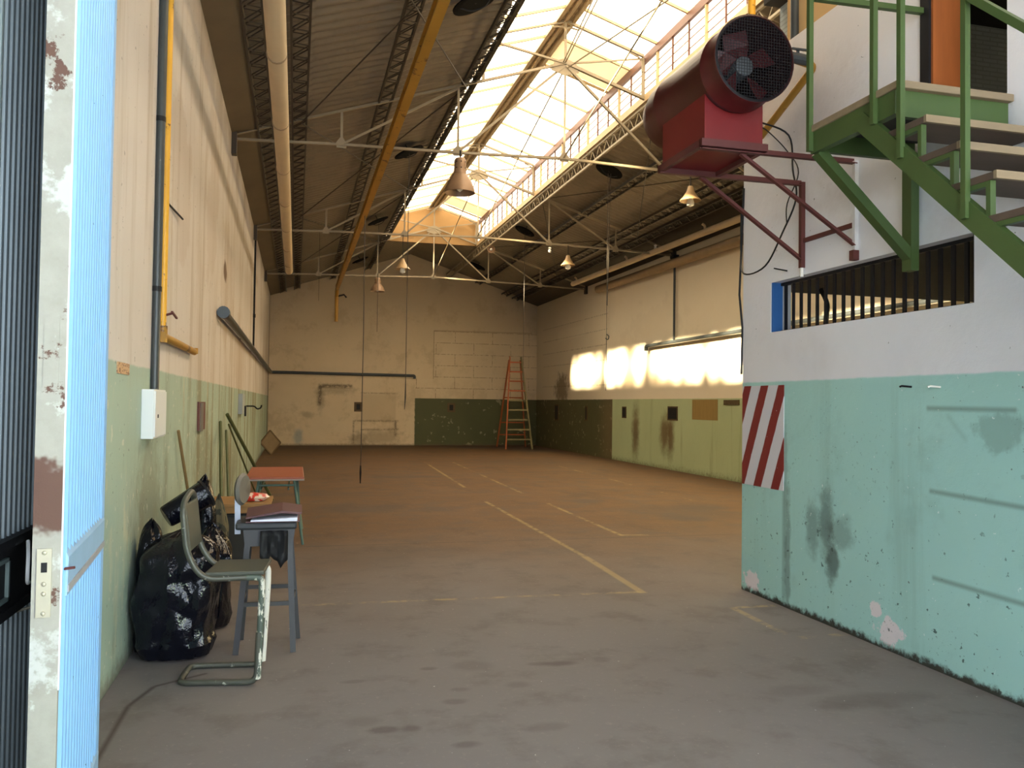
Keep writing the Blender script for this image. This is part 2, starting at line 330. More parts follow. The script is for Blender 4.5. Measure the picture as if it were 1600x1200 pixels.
    r = g.M('SUBTRACT', .85, g.M('MULTIPLY', big, .2)); return g.done(c, r, 0, .22)
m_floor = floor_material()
def roof_material():
    g = G('corrugated_roof_sheet'); x, y, z = g.xyz(); n = g.noise(1.1, 5, .6); n2 = g.noise(8, 5, .6)
    c = g.mix(n, (.15, .122, .09), (.26, .215, .155)); c = g.mix(g.M('MULTIPLY', g.smooth(n2, .5, .7), .4), c, (.14, .12, .09)); g.bump(n2, .2, .01)
    return g.done(c, .45, .25, .5)
m_roof = roof_material()
m_steel = paint('truss_steel', L(138, 124, 100), .5, .1, .25, 3)
m_steeld = paint('girder_steel', L(66, 58, 48), .5, .3, .3, 4)
m_frame = paint('glazing_bar_steel', L(176, 150, 110), .5, .1, .2, 4)
m_brown = paint('brown_rail_paint', L(96, 60, 44), .5, .1, .3, 4)
m_vent = paint('vent_black', (.004, .004, .004), .8, spec=.05)
m_black = paint('black_iron', (.012, .012, .013), .55, 0, .4, 6, spec=.2)
m_dark = paint('dark_pipe_paint', L(62, 66, 66), .4, .2, .3, 5)
m_yel = paint('yellow_beam_paint', L(158, 116, 42), .5, 0, .25, 3, .12)
m_yel2 = paint('yellow_gas_pipe_paint', L(216, 160, 50), .4, 0, .15, 6, .05)
m_duct = paint('duct_plaster', L(196, 174, 142), .6, 0, .15, 3)
m_skyw = emis('skylight_sheet', (1, .845, .61), 7.2)
m_skyy = emis('skylight_sheet_yellowed', (1, .72, .30), 1.0)
m_clere = emis('clerestory_glass', (1, .86, .66), 2.0)
m_glass = G('clear_glass'); _t = m_glass.add('ShaderNodeBsdfTransparent'); _g = m_glass.add('ShaderNodeBsdfGlossy'); _g.inputs[1].default_value = .05; _m = m_glass.add('ShaderNodeMixShader'); _m.inputs[0].default_value = .06
_n = m_glass.smooth(m_glass.noise(1.3, 3, .6), .35, .6); m_glass.l.new(m_glass.mix(_n, (.28, .26, .22), (1, 1, .98)), _t.inputs[0]); m_glass.l.new(_t.outputs[0], _m.inputs[1]); m_glass.l.new(_g.outputs[0], _m.inputs[2]); m_glass.l.new(_m.outputs[0], m_glass.out.inputs[0]); m_glass = m_glass.m

# ================================================================ THE SETTING
XL, XR, YB, ZE = -.82, 7.78, 26.7, 4.62
def zc(x):                 # top chord / roof line of the gable
    return ZE+.325*((x+.8) if x < 3.5 else (7.8-x))
def struct(o): o['kind'] = 'structure'; return o
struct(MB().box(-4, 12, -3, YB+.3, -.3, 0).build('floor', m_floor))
struct(MB().box(XL-.25, XL, 3.22, YB+.25, 0, 4.85).build('wall_left', m_left))
struct(MB().box(XL-.35, XL-.12, -2.2, 3.22, 0, 4.85).build('wall_front_left', m_left))
struct(MB().box(XR, XR+.25, -2.2, YB+.25, 0, 4.85).build('wall_right', m_right))
struct(MB().prism([(XL-.25, 0), (XR+.25, 0), (XR+.25, 4.7), (3.5, 6.3), (XL-.25, 4.7)], YB, YB+.25, 1).build('wall_back', m_back))
struct(MB().prism([(XL-.25, 4.1), (3.24, 4.1), (3.24, 0), (XR+.25, 0), (XR+.25, 4.7), (3.5, 6.7), (XL-.25, 4.7)], -2.3, -2.15, 1).build('wall_front', m_left))
# corrugated roof sheets (two slopes, cut out for the lantern between Y 3 and 21.9)
def sheet(x0, x1, y0, y1, zf, nx=2):
    m = MB(); ny = int((y1-y0)/.177*6); vs = []; fs = []
    for i in range(nx+1):
        x = x0+(x1-x0)*i/nx
        for j in range(ny+1):
            y = y0+(y1-y0)*j/ny; vs.append((x, y, zf(x)+.022*math.sin(2*PI*y/.177)))
    for i in range(nx):
        for j in range(ny): a = i*(ny+1)+j; fs.append((a, a+1, a+ny+2, a+ny+1))
    m._add(vs, fs); return m
OFF = .13
def lapped(x0, x1, y0, y1, sgn):
    m = MB(); n = 3; 
    for k in range(n):
        a = x0+(x1-x0)*k/n; b = x0+(x1-x0)*(k+1)/n
        if sgn > 0 and k < n-1: b += .12
        if sgn < 0 and k > 0: a -= .12
        lift = .012*(k if sgn > 0 else n-1-k) 
        q = sheet(a, b, y0, y1, lambda x: zc(x)+OFF+lift, 1); m._add(q.v, q.f)
    return m
LY0, LY1 = 2.0, 21.9
struct(lapped(XL-.3, 2.22, -2.3, YB+.2, 1).build('ceiling_left_slope', m_roof, smooth=True))
struct(lapped(4.72, XR+.3, -2.3, YB+.2, -1).build('ceiling_right_slope', m_roof, smooth=True))
q = sheet(1.95, 3.5, LY1, YB+.2, lambda x: zc(x)+OFF+.03, 1); q2 = sheet(3.4999, 5.0, LY1, YB+.2, lambda x: zc(x)+OFF+.03, 1); q._add(q2.v, q2.f)
q3 = sheet(1.95, 3.5, -2.3, LY0, lambda x: zc(x)+OFF, 1); q._add(q3.v, q3.f); q3 = sheet(3.4999, 5.0, -2.3, LY0, lambda x: zc(x)+OFF, 1); q._add(q3.v, q3.f)
struct(q.build('ceiling_ridge_beyond_lantern', m_roof, smooth=True))
# boarded eave strips by the side walls
m_board = paint('eave_board', L(98, 86, 68), .7, 0, .25, 2)
struct(MB().prism([(XL, zc(XL)+.02), (-.50, zc(-.5)+.02), (-.50, zc(-.5)+.05), (XL, zc(XL)+.05)], -2.1, YB, 1).build('trim_1', m_board))
struct(MB().prism([(7.08, zc(7.08)+.03), (XR, zc(XR)+.03), (XR, zc(XR)+.06), (7.08, zc(7.08)+.06)], 5.8, YB, 1).build('trim_2', paint('dark_eave_board', L(60, 54, 44), .7)))
# lantern
def zl(x): return 6.23+(.37*(x-2.3)/1.17 if x < 3.47 else .37*(4.64-x)/1.17)
def panes(x0, x1, dz=.07):
    m = MB(); y = LY0; i = 0
    while y < LY1-.05:
        y2 = min(y+.925, LY1); m.cur = 1 if (x0 > 3.4 and i in (10, 20)) else 0
        m.prism([(x0, zl(x0)+dz), (x1, zl(x1)+dz), (x1, zl(x1)+dz+.012), (x0, zl(x0)+dz+.012)], y+.004, y2-.004, 1); y = y2; i += 1
    return m
wn = struct(panes(2.26, 3.34).build('window_1', [m_skyw, m_skyy]))
wn2 = struct(panes(3.60, 4.70).build('window_2', [m_skyw, m_skyy]))
def bars(xa, xb, step=.925):
    m = MB(); y = LY0
    while y <= LY1+.01:
        m.bar((xa, y, zl(xa)+.045), (xb, y, zl(xb)+.045), .03, .035); y += step
    return m
bars(2.3, 3.36).build('glazing_bar', m_frame, wn); bars(3.6, 4.66).build('glazing_bar', m_frame, wn2)
# ridge capping of corrugated metal between the two glazed slopes
rc = MB(); 
for (a, b) in ((3.34, 3.47), (3.47, 3.60)):
    q = sheet(a, b+.0002, LY0, LY1, lambda x: zl(x)+.075, 1); rc._add(q.v, q.f)
rc.bar((3.36, LY0, zl(3.36)+.03), (3.36, LY1, zl(3.36)+.03), .05, .05); rc.bar((3.58, LY0, zl(3.58)+.03), (3.58, LY1, zl(3.58)+.03), .05, .05); rc.bar((3.47, LY0, 6.6), (3.47, LY1, 6.6), .04, .04)
struct(rc.build('trim_3', paint('ridge_cap_metal', L(150, 130, 98), .45, .5, .2, 6)))
# side windows of the lantern
cl = MB(); cf = MB(); cr = MB(); y = LY0
cr.box(4.64, 4.72, LY0, LY1, 6.16, 6.27); cf.box(4.63, 4.73, LY0, LY1, 5.60, 5.70)
cl.box(4.68, 4.688, LY0, LY1, 5.70, 6.16); i = 0
while y < LY1:
    if i % 3: cr.box(4.655, 4.675, y-.008, y+.008, 5.70, 6.16)
    else: cf.box(4.645, 4.68, y-.015, y+.015, 5.58, 6.2)
    y += .4625; i += 1
for z in (5.82, 5.94, 6.05): cr.box(4.670, 4.678, LY0, LY1, z-.005, z+.005)
w3 = struct(cl.build('window_3', m_clere)); cf.build('window_frame', m_frame, w3); cr.build('glazing_bar', m_brown, w3)
cl = MB(); cf = MB(); cp = MB()
cl.box(2.262, 2.268, LY0, LY1, 5.72, 6.2); cf.box(2.22, 2.3, LY0, LY1, 6.18, 6.33); cf.box(2.23, 2.29, LY0, LY1, 5.66, 5.73)
y = 21.8
while y > LY0+.2:
    cf.box(2.225, 2.285, max(y-.2, LY0), min(y+.2, LY1), 5.7, 6.2); y -= 2.775
w4 = struct(cl.build('window_4', m_glass)); cf.build('window_frame', m_steeld, w4)
# gable ends of the lantern
m_gable = paint('gable_panel', L(150, 116, 70), .7, 0, .15, 2)
gp = [(2.25, 5.62), (4.7, 5.62), (4.7, 6.3), (3.47, 6.68), (2.25, 6.3)]
for k, yy in enumerate((LY1, LY0-.06)):
    struct(MB().prism(gp, yy, yy+.05, 1).build('trim_%d' % (4+k), m_gable))

# ---- the office block on the right
o = MB()
WX, WT = 3.24, .16
dy0, dy1, dz0, dz1 = 3.20, 3.74, 2.86, 4.35        # upper doorway
wy0, wy1, wz0, wz1 = 3.40, 5.22, 1.885, 2.235      # barred opening
o.box(WX, WX+WT, -2.1, 5.6, 0, wz0); o.box(WX, WX+WT, -2.1, wy0, wz0, wz1); o.box(WX, WX+WT, wy1, 5.6, wz0, wz1)
o.box(WX, WX+WT, -2.1, 5.6, wz1, dz0); o.box(WX, WX+WT, -2.1, dy0, dz0, 4.6); o.box(WX, WX+WT, dy1, 5.6, dz0, 3.88)
o.box(WX, WX+WT, dy0, dy1, dz1, 4.6)
struct(o.build('wall_office', m_off))
m_ochre = paint('ochre_render', L(190, 158, 108), .8, 0, .15, 2)
struct(MB().box(WX+.14, WX+.3, dy1, 5.25, 3.88, 5.9).build('wall_office_upper', m_ochre))
m_slab = paint('dark_slab', (.03, .028, .025), .9, 0, .3, 3)
struct(MB().box(WX+WT, XR, -2.1, 5.6, 2.235, 2.84).build('floor_office', m_slab))
g = G('grey_brick'); bt = g.add('ShaderNodeTexBrick'); cv = g.add('ShaderNodeCombineXYZ'); x, y, z = g.xyz(); g.l.new(x, cv.inputs[0]); g.l.new(z, cv.inputs[1]); g.l.new(cv.outputs[0], bt.inputs[0])
for k, v in (('Scale', 1), ('Mortar Size', .006), ('Brick Width', .14), ('Row Height', .035)): bt.inputs[k].default_value = v
bt.inputs['Color1'].default_value = (.50, .58, .60, 1); bt.inputs['Color2'].default_value = (.44, .51, .53, 1); bt.inputs['Mortar'].default_value = (.36, .42, .44, 1)
g.bump(bt.outputs['Fac'], .5, .01); m_gbrick = g.done(bt.outputs['Color'], .8)
struct(MB().box(WX+.3, XR, 5.42, 5.6, 2.84, 5.6).build('wall_office_back', m_gbrick))
struct(MB().box(WX+WT, XR, 4.1, 5.6, 4.42, 4.5).build('ceiling_office_blocker', m_slab))  # unseen part ceiling, added and cut short to set how bright the room gets
m_timber = wood('orange_timber', L(150, 84, 40), 'z', .3, .5)
# upper doorway lining
d = struct(MB().box(WX+.005, WX+.185, dy1-.06, dy1-.02, dz0, dz1).build('door_1', m_timber))
MB().box(WX-.01, WX+.02, dy1-.045, dy1+.02, dz0-.01, dz1).build('metal_edge', m_black, d)
# barred window: blue reveal and flat bars
m_blue = paint('blue_reveal', L(42, 92, 150), .6, 0, .15, 5)
w5 = struct(MB().box(WX+.004, WX+.085, wy1-.012, wy1+.001, wz0, wz1).build('window_5', m_blue))
f = MB(); f.box(WX+.07, WX+.10, wy0, wy1-.01, wz1-.02, wz1); f.box(WX+.07, WX+.10, wy0, wy1-.01, wz0, wz0+.014)
f.build('window_frame', m_black, w5)
nb = 20
for k in range(nb):
    yy = wy0+.045+(wy1-wy0-.10)*k/(nb-1)
    MB().box(WX+.08, WX+.09, yy-.013, yy+.013, wz0, wz1).build('bar', m_black, w5)
MB().box(WX+.005, WX+.13, wy0, wy0+.012, wz0, wz1).build('reveal', m_black, w5)

# ================================================================ STEELWORK
TY = (10.7, 16.25, 21.8)
GX = {0: -.78, 1: .5, 2: 2.0, 3: 3.47, 4: 4.96, 5: 6.42, 6: 7.76}
BZ = {0: 4.56, 1: 4.61, 2: 4.64, 3: 4.69, 4: 4.65, 5: 4.61, 6: 4.56}
def truss(Y, label):
    t = thing('roof_truss', label, 'roof truss', (3.47, Y, 4.5), 'painted steel roof trusses')
    w_ = .038
    top = lambda x: zc(x) if abs(x-3.47) > .01 else 6.0
    m = MB(); m.angle((-.78, Y, zc(-.78)), (3.47, Y, 6.0), w_); m.build('top_chord', m_steel, t)
    m = MB(); m.angle((7.76, Y, zc(7.76)), (3.47, Y, 6.0), w_); m.build('top_chord', m_steel, t)
    m = MB()
    for k in range(6): m.angle((GX[k], Y, BZ[k]), (GX[k+1], Y, BZ[k+1]), w_)
    m.build('bottom_chord', m_steel, t)
    for k in range(1, 6): MB().angle((GX[k], Y, BZ[k]), (GX[k], Y, top(GX[k])), .028).build('post', m_steel, t)
    for a, b in ((2, 3), (4, 3), (1, 2), (5, 4)):
        MB().angle((GX[a], Y, BZ[a]), (GX[b], Y, top(GX[b])-.03), .03).build('diagonal', m_steel, t)
    for k in range(1, 6):
        x_, z_ = GX[k], BZ[k]; MB().prism([(x_-.06, z_-.03), (x_+.06, z_-.03), (x_+.07, z_+.03), (x_+.02, z_+.10), (x_-.02, z_+.10), (x_-.07, z_+.03)], Y-.004, Y+.004, 1).build('gusset_plate', m_steel, t)
    g_ = MB(); g_.prism([(3.27, 5.9), (3.47, 5.84), (3.67, 5.9), (3.62, 6.03), (3.47, 6.08), (3.32, 6.03)], Y-.005, Y+.005, 1)
    g_.build('gusset_plate', m_steel, t)
    l = MB()
    for x_ in (2.33, 4.61): l.angle((x_, Y, zc(x_)), (x_, Y, 6.23), .04)
    l.angle((2.33, Y, 6.23), (3.47, Y, 6.58), .035); l.angle((4.61, Y, 6.23), (3.47, Y, 6.58), .035); l.angle((3.47, Y, 6.0), (3.47, Y, 6.58), .035)
    l.angle((3.47, Y, 6.0), (2.33, Y, 6.2), .025); l.angle((3.47, Y, 6.0), (4.61, Y, 6.2), .025)
    for s_ in (-1, 1):
        l.tube(fillet([(3.47, Y, 6.35), (3.47, Y, 6.52), (3.47+s_*.2, Y, 6.49)], .14), .012, 6)
        l.tube(fillet([(3.47+s_*1.13, Y, 6.02), (3.47+s_*1.13, Y, 6.2), (3.47+s_*.95, Y, 6.27)], .12), .012, 6)
    l.build('lantern_frame', m_steel, t)
    br = MB(); br.box(XL, XL+.06, Y-.06, Y+.06, 4.38, 4.78); br.build('wall_plate', m_steeld, t)
    br = MB(); br.box(XR-.07, XR, Y-.06, Y+.06, 4.45, 4.72); br.build('wall_plate', m_steeld, t)
    return t
truss(TY[0], 'nearest roof truss, its chord running behind the red fan')
truss(TY[1], 'middle roof truss, second one into the hall')
truss(TY[2], 'farthest roof truss, just below the brown gable panel of the skylight')
def lattice(x, z, label, y0=3.0, y1=YB, w_=.17, vert=False, mat=None, ends=True):
    t = thing('lattice_girder', label, 'lattice girder', (x, y0, z), 'lattice roof girders')
    mat = mat or m_steeld
    for s_ in (-1, 1):
        if vert: MB().angle((x, y0, z+s_*w_/2), (x, y1, z+s_*w_/2), .03).build('chord', mat, t)
        else:
            sl = .325*(1 if x < 3.5 else -1)*s_*w_/2
            MB().bar((x+s_*w_/2, y0, z+sl), (x+s_*w_/2, y1, z+sl), .022, .05).build('chord', mat, t)
    m = MB(); y = y0; p = .16; k = 0
    while y < y1-p:
        s_ = 1 if k % 2 else -1
        if vert: m.bar((x, y, z-s_*w_/2), (x, y+p, z+s_*w_/2), .009, .009)
        else:
            sl = .325*(1 if x < 3.5 else -1)*s_*w_/2
            m.bar((x-s_*w_/2, y, z-sl-.02), (x+s_*w_/2, y+p, z+sl-.02), .009, .009); m.bar((x+s_*w_/2, y, z+sl+.015), (x-s_*w_/2, y+p, z-sl+.015), .009, .009)
        y += p; k += 1
    m.build('lacing', mat, t)
lattice(-.43, zc(-.43)+.02, 'dark lattice girder left of the beige duct, nearest the left wall')
lattice(-.02, zc(-.05)+.02, 'dark lattice girder directly right of the beige duct')
lattice(1.05, zc(1.05)+.03, 'dark lattice girder crossing the left roof slope, partly behind the yellow beam')
lattice(2.14, zc(2.14)+.03, 'dark lattice girder along the left edge of the skylight')
lattice(4.68, 5.46, 'pale lattice girder directly under the right side windows of the skylight', vert=True, w_=.2, mat=m_steel)
lattice(5.72, zc(5.72)+.03, 'lattice girder halfway down the right roof slope', w_=.14)
lattice(6.62, zc(6.62)-.02, 'upper of the paired dark lattice girders low on the right roof slope', y0=5.8)
lattice(6.98, zc(6.98)-.03, 'lower of the paired dark lattice girders low on the right roof slope', y0=5.8)
# bracing rods
def rod(p, q, label, r=.009, mat=None, grp='roof bracing rods'):
    o = MB().tube([p, q], r, 6).build('bracing_rod', mat or m_steeld); tag(o, label, 'rod', grp); return o
def rf(x, y, d=-.03): return (x, y, zc(x)+d)
for i, (a, b) in enumerate(((5.2, 10.7), (10.7, 16.25), (16.25, 21.8))):
    nm = ('before the nearest truss', 'between the nearest and middle trusses', 'between the middle and farthest trusses')[i]
    rod(rf(0, a), rf(2.1, b), 'thin left-slope bracing rod '+nm+', rising away from the camera'); rod(rf(0, b), rf(2.1, a), 'thin left-slope bracing rod '+nm+', rising toward the camera')
    rod(rf(6.9, a+(1 if i == 0 else 0)), rf(4.8, b), 'thin right-slope bracing rod '+nm+', rising away from the camera'); rod(rf(6.9, b), rf(4.8, a+(1 if i == 0 else 0)), 'thin right-slope bracing rod '+nm+', rising toward the camera')
    rod((3.47, b, 4.72), (3.47, a, 5.95), 'long sloping rod under the skylight '+nm, .011, m_steel)
rod((3.47, 10.7, 6.02), (3.50, 8.6, 6.56), 'short rod from the nearest truss peak up to the skylight ridge', .01, m_steel)
rod((3.44, 10.7, 6.02), (3.3, 7.6, 6.56), 'slanting rod beside the short one at the nearest truss peak', .01, m_steel)
rod((3.5, 10.7, 5.95), (4.68, 7.0, 6.2), 'rod from the nearest truss peak to the right skylight edge', .01, m_steel)

# roof ventilator discs with pull cords
vd = thing('roof_vent', 'large black round roof vent at the top edge of the picture', 'vent', (1.70, 8.26, 5.47), 'round black roof vents')
m = MB(); m.lathe((1.70, 8.26, 5.47), [(0, .012), (.2, .012), (.25, .0), (.25, -.012), (.2, -.02), (0, -.02)], 28)
c = m.build('disc', m_vent, vd); 
m = MB(); m.tube([(1.70, 8.26, 5.45), (1.70, 8.26, 5.68)], .01, 6); m.tube(fillet([(1.52, 8.26, 5.46), (1.62, 8.26, 5.39), (1.78, 8.26, 5.39), (1.88, 8.26, 5.46)], .05), .008, 6)
m.build('pivot_arm', m_black, vd)
vd.rotation_euler = (0, -math.atan(.46), 0)
vents = [vd]
for (x, y, s_, lab) in ((1.71, 13.5, -1, 'black round roof vent left of the skylight, just above the nearest lamp'), (1.72, 18.85, -1, 'black round roof vent on the left slope beyond the middle truss'), (1.72, 24.2, -1, 'small far black roof vent on the left slope beyond the skylight'),
                        (5.24, 13.6, 1, 'black round roof vent on the right slope, left of the red fan box'), (5.2, 19.0, 1, 'black round roof vent on the right slope beyond the middle truss'), (5.2, 24.3, 1, 'small far black roof vent on the right slope')):
    v = copy_tree(vd, (x, y, zc(x)+.02)); v['label'] = lab; v.rotation_euler = (0, s_*math.atan(.46), 0); vents.append(v)
m_cord = paint('cord', (.06, .05, .04), .8)
def cord(pts, label, r=.006):
    o = MB().tube(pts, r, 5).build('pull_cord', m_cord); tag(o, label, 'cord', 'hanging cords'); return o
cord([(1.72, 13.5, 5.42), (1.72, 13.5, 1.75)], 'long thin cord hanging before the back wall, its knotted end above the olive paint')
k = MB().tube([(1.72, 13.5, 1.75), (1.72, 13.5, 1.45), (1.71, 13.5, 1.25)], [.006, .014, .005], 6).build('cord_weight', m_cord, bpy.data.objects['pull_cord'])
cord([(1.74, 18.85, 5.42), (1.74, 18.85, 2.95)], 'short thin cord below the bell lamp near the middle of the back wall')
cord([(5.22, 13.6, 5.42), (5.22, 13.6, 1.62)], 'long cord with a hook hanging in front of the sunlit right wall')
cord([(5.27, 13.6, 5.42), (5.23, 13.6, 3.1)], 'thinner cord twisted beside the hooked cord at the right wall', .005)
cord([(5.2, 19.0, 5.42), (5.2, 19.0, 1.65)], 'thin cord hanging beside the tall stepladder')
cord([(.45, 18.9, 5.14), (.45, 18.9, 3.6)], 'faint short cord in the dark left corner of the roof', .004)
rp = MB(); rp.tube([(1.05, 13.86, 4.5), (1.06, 13.86, 2.5), (1.05, 13.86, .03)], .008, 6)
rp = rp.build('hoist_rope', m_cord); tag(rp, 'long dark rope hanging from the yellow beam down to the floor', 'rope')
MB().tube([(1.05, 13.86, .32), (1.05, 13.86, .2), (1.05, 13.86, .03)], [.012, .02, .01], 6).build('rope_end', m_black, rp)
hk = MB().tube(fillet([(5.22, 13.6, 2.6), (5.27, 13.6, 2.57), (5.25, 13.6, 2.5), (5.2, 13.6, 2.53)], .03), .008, 6).build('hook', m_black, [c for c in bpy.data.objects if c.get('label', '').startswith('long cord with a hook')][0])

# duct on the left, pipes on the right
t = thing('duct', 'long beige round duct hanging along the left side of the roof', 'duct', (-.19, 4, 4.15))
MB().tube([(-.20, 3.0, 4.15), (-.19, 18.4, 4.15)], .078, 16).build('tube', m_duct, t, True)
m = MB(); 
for y in (5.2, 6.9, 8.6, 10.3, 12, 13.8, 15.6, 17.4): m.tube([(-.2, y-.014, 4.15), (-.2, y+.014, 4.15)], .083, 16)
m.build('joint_ring', paint('duct_ring', L(150, 128, 100)), t, True)
m = MB()
for y in (6.9, 10.3, 13.8, 17.4): m.tube([(-.2, y, 4.22), (-.2, y, 4.9)], .006, 5)
m.build('hanger', m_black, t)
t = thing('pipe', 'cream pipe along the top of the right wall below the dark eave', 'pipe', (7.4, 12, 4.6), 'pipes on the right wall')
MB().tube([(7.46, 5.8, 4.58), (7.16, 21.2, 4.62)], .065, 12).build('tube', m_duct, t, True)
m = MB()
for y, dx in ((20.9, 0), (17.6, .07), (14.0, .14)): m.tube(fillet([(7.16+dx, y, 4.62), (7.16+dx, y, 4.72), (7.12+dx, y+.03, 4.76)], .04), .025, 8)
m.build('stub_elbow', m_duct, t)
t = thing('pipe', 'thick tan pipe below the cream pipe, its end short of the corner', 'pipe', (7.62, 12, 4.34), 'pipes on the right wall')
MB().tube([(7.66, 5.8, 4.28), (7.66, 20.6, 4.42)], .1, 14).build('tube', paint('tan_pipe', L(150, 128, 98)), t, True)
t = thing('conduit', 'grey conduit crossing the sunlit right wall, with a riser', 'conduit', (7.7, 15, 2.7))
MB().tube(fillet([(7.70, 17.55, 2.62), (7.70, 17.55, 2.72), (7.70, 17.3, 2.72), (7.70, 6, 2.72)], .05), .042, 10).build('tube', m_dark, t, True)
MB().tube([(7.72, 16.15, 2.72), (7.72, 16.15, 4.55)], .025, 8).build('riser', m_dark, t, True)
MB().box(7.66, XR-.005, 16.05, 16.25, 4.5, 4.56).build('clamp', m_black, t)

# yellow runway beam
t = thing('runway_beam', 'long yellow steel beam running under the roof trusses to the back wall', 'beam', (1.04, 3, 4.5))
m = MB(); m.box(1.0, 1.09, 3, 23.4, 4.545, 4.56); m.box(1.0, 1.09, 3, 23.4, 4.44, 4.455); m.box(1.035, 1.05, 3, 23.4, 4.45, 4.55); m.build('beam', m_yel, t)
m = MB(); m.tube([(1.05, 23.35, 4.5), (1.05, 23.6, 4.3), (1.05, 23.6, 3.6)], .05, 8); m.build('end_drop', m_yel, t)
m = MB(); m.tube([(1.05, 23.6, 4.3), (1.25, 23.6, 4.36), (1.32, 23.6, 4.28)], .025, 6); m.build('end_hook', m_black, t)
for Y in TY: MB().box(1.0, 1.09, Y-.03, Y+.03, 4.555, 4.6).build('clip', m_black, t)

# ---- lamps
m_shade = paint('lamp_enamel', L(138, 110, 84), .45, .2, .25, 9)
m_shade2 = paint('lamp_enamel_light', L(170, 140, 100), .45, .1, .25, 9)
g = G('bulb_glass'); m_bulb = g.done((.85, .82, .74), .15, 0, .8)
def bell_lamp(x, y, zt, h, r, label, grp='industrial bell lamps with vented necks', mat=None):
    mat = mat or m_shade
    t = thing('pendant_lamp', label, 'lamp', (x, y, zt), grp); k = h
    MB().lathe((x, y, zt), [(0, 0), (.06, -.005), (.078, -.03), (.078, -.2*k), (.082, -.42*k), (.088, -.47*k)], 20).build('neck', mat, t, True)
    hm = MB()
    for a in range(8):
        for zz in (.06, .14): hm.lathe((x+.079*math.cos(a*PI/4), y+.079*math.sin(a*PI/4), zt-zz), [(0, .01), (.01, 0), (0, -.01)], 6)
    hm.build('vent_hole', m_black, t)
    MB().lathe((x, y, zt), [(.07, -.44*k), (.1, -.5*k), (r*.78, -.68*k), (r*.95, -.88*k), (r, -k), (r*.97, -k), (r*.9, -.88*k), (r*.72, -.70*k), (.07, -.47*k), (0, -.46*k)], 28).build('shade', mat, t, True)
    MB().lathe((x, y, zt-.8*k), [(0, .05), (.03, .04), (.05, 0), (.04, -.05), (0, -.08)], 16).build('bulb', m_bulb, t, True)
    MB().tube([(x, y, zt-.01), (x, y, zt+.10)], .012, 6).build('hanger', m_black, t)
    return t
bell_lamp(2.02, 10.62, 4.56, .46, .2, 'large bell lamp with perforated neck hanging in front of the skylight')
def cone_lamp(x, y, zt, label, cordlen=.1, r=.15, neck=.0):
    t = thing('pendant_lamp', label, 'lamp', (x, y, zt), 'shallow cone lamps with bare bulbs')
    MB().lathe((x, y, zt), [(0, 0), (.035, -.01), (.045, -.05), (.06, -.09), (r*.7, -.16), (r, -.21), (r*.98, -.218), (r*.66, -.17), (.04, -.1), (0, -.1)], 24).build('shade', m_shade2, t, True)
    MB().lathe((x, y, zt-.14), [(0, .03), (.025, .02), (.03, -.03), (.055, -.10), (.05, -.14), (0, -.165)], 16).build('bulb', m_bulb, t, True)
    MB().tube([(x, y, zt-.01), (x, y, zt+cordlen)], .007, 6).build('flex', m_black, t)
    return t
cone_lamp(5.33, 10.66, 4.47, 'cone lamp with bare bulb hanging between the red fan brackets', .22)
cone_lamp(5.36, 16.2, 4.44, 'cone lamp with bare bulb under the middle truss, near the right wall', .2)
cone_lamp(1.97, 16.2, 4.18, 'cone lamp with bare bulb seen through the farthest truss, left of centre', .46)
t = bell_lamp(2.0, 21.7, 4.6, .0001+.36, .19, 'small narrow-necked lamp hanging below the left node of the farthest truss')
t = thing('bulkhead_lamp', 'small round lamp with its open face turned to the camera, right of centre', 'lamp', (4.75, 20.6, 5.3))
MB().lathe((4.75, 20.6, 5.3), [(0, .06), (.06, .05), (.1, .0), (.1, -.03), (.085, -.03), (.07, .0), (0, .01)], 20, 'y').build('housing', m_shade, t, True)
MB().lathe((4.75, 20.59, 5.3), [(0, -.04), (.03, -.02), (.03, .02), (0, .03)], 12, 'y').build('bulb', m_bulb, t, True)
MB().tube([(4.75, 20.64, 5.36), (4.75, 20.64, 5.6)], .008, 6).build('hanger', m_black, t)
# small insulators on the chords
for (x, y, z, lab) in ((4.96, 16.18, 4.52, 'small white insulator under the middle truss'), (7.3, 16.2, 4.72, 'white insulator at the right end of the middle truss')):
    tag(MB().lathe((x, y, z), [(0, .06), (.02, .055), (.035, .03), (.02, .01), (.035, -.02), (.02, -.05), (0, -.055)], 12).build('insulator', m_bulb, None, True), lab, 'insulator', 'insulators')

# ================================================================ RED FAN
m_red = paint('fan_red', L(112, 26, 27), .4, .0, .12, 5, spec=.5)
m_blade = paint('fan_blade_dark', L(70, 24, 26), .5)
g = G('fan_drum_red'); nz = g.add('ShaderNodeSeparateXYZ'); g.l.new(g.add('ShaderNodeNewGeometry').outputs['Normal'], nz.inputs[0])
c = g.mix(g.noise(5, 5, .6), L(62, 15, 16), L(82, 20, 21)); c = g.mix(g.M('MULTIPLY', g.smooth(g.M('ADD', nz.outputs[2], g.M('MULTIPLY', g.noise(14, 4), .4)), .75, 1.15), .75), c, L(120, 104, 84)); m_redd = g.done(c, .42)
m_rust = paint('red_oxide_arm', L(92, 47, 43), .6, 0, .25, 8)
t = thing('industrial_fan', 'big red drum fan with wire guard on brackets high on the office wall', 'fan', (2.45, 4.1, 2.86))
FX, FZ, FR, FY0, FY1 = 2.412, 3.275, .232, 4.06, 5.16
m = MB(); m.lathe((FX, 0, FZ), [(FR, FY0), (FR+.012, FY0), (FR+.012, FY0+.02), (FR, FY0+.02), (FR, FY0+.16), (FR+.008, FY0+.17), (FR+.008, FY0+.19), (FR, FY0+.2), (FR, FY1-.3), (FR+.005, FY1-.28), (FR, FY1-.26), (FR*.99, FY1-.14), (FR*.88, FY1-.04), (FR*.6, FY1), (0, FY1+.01)], 48, 'y')
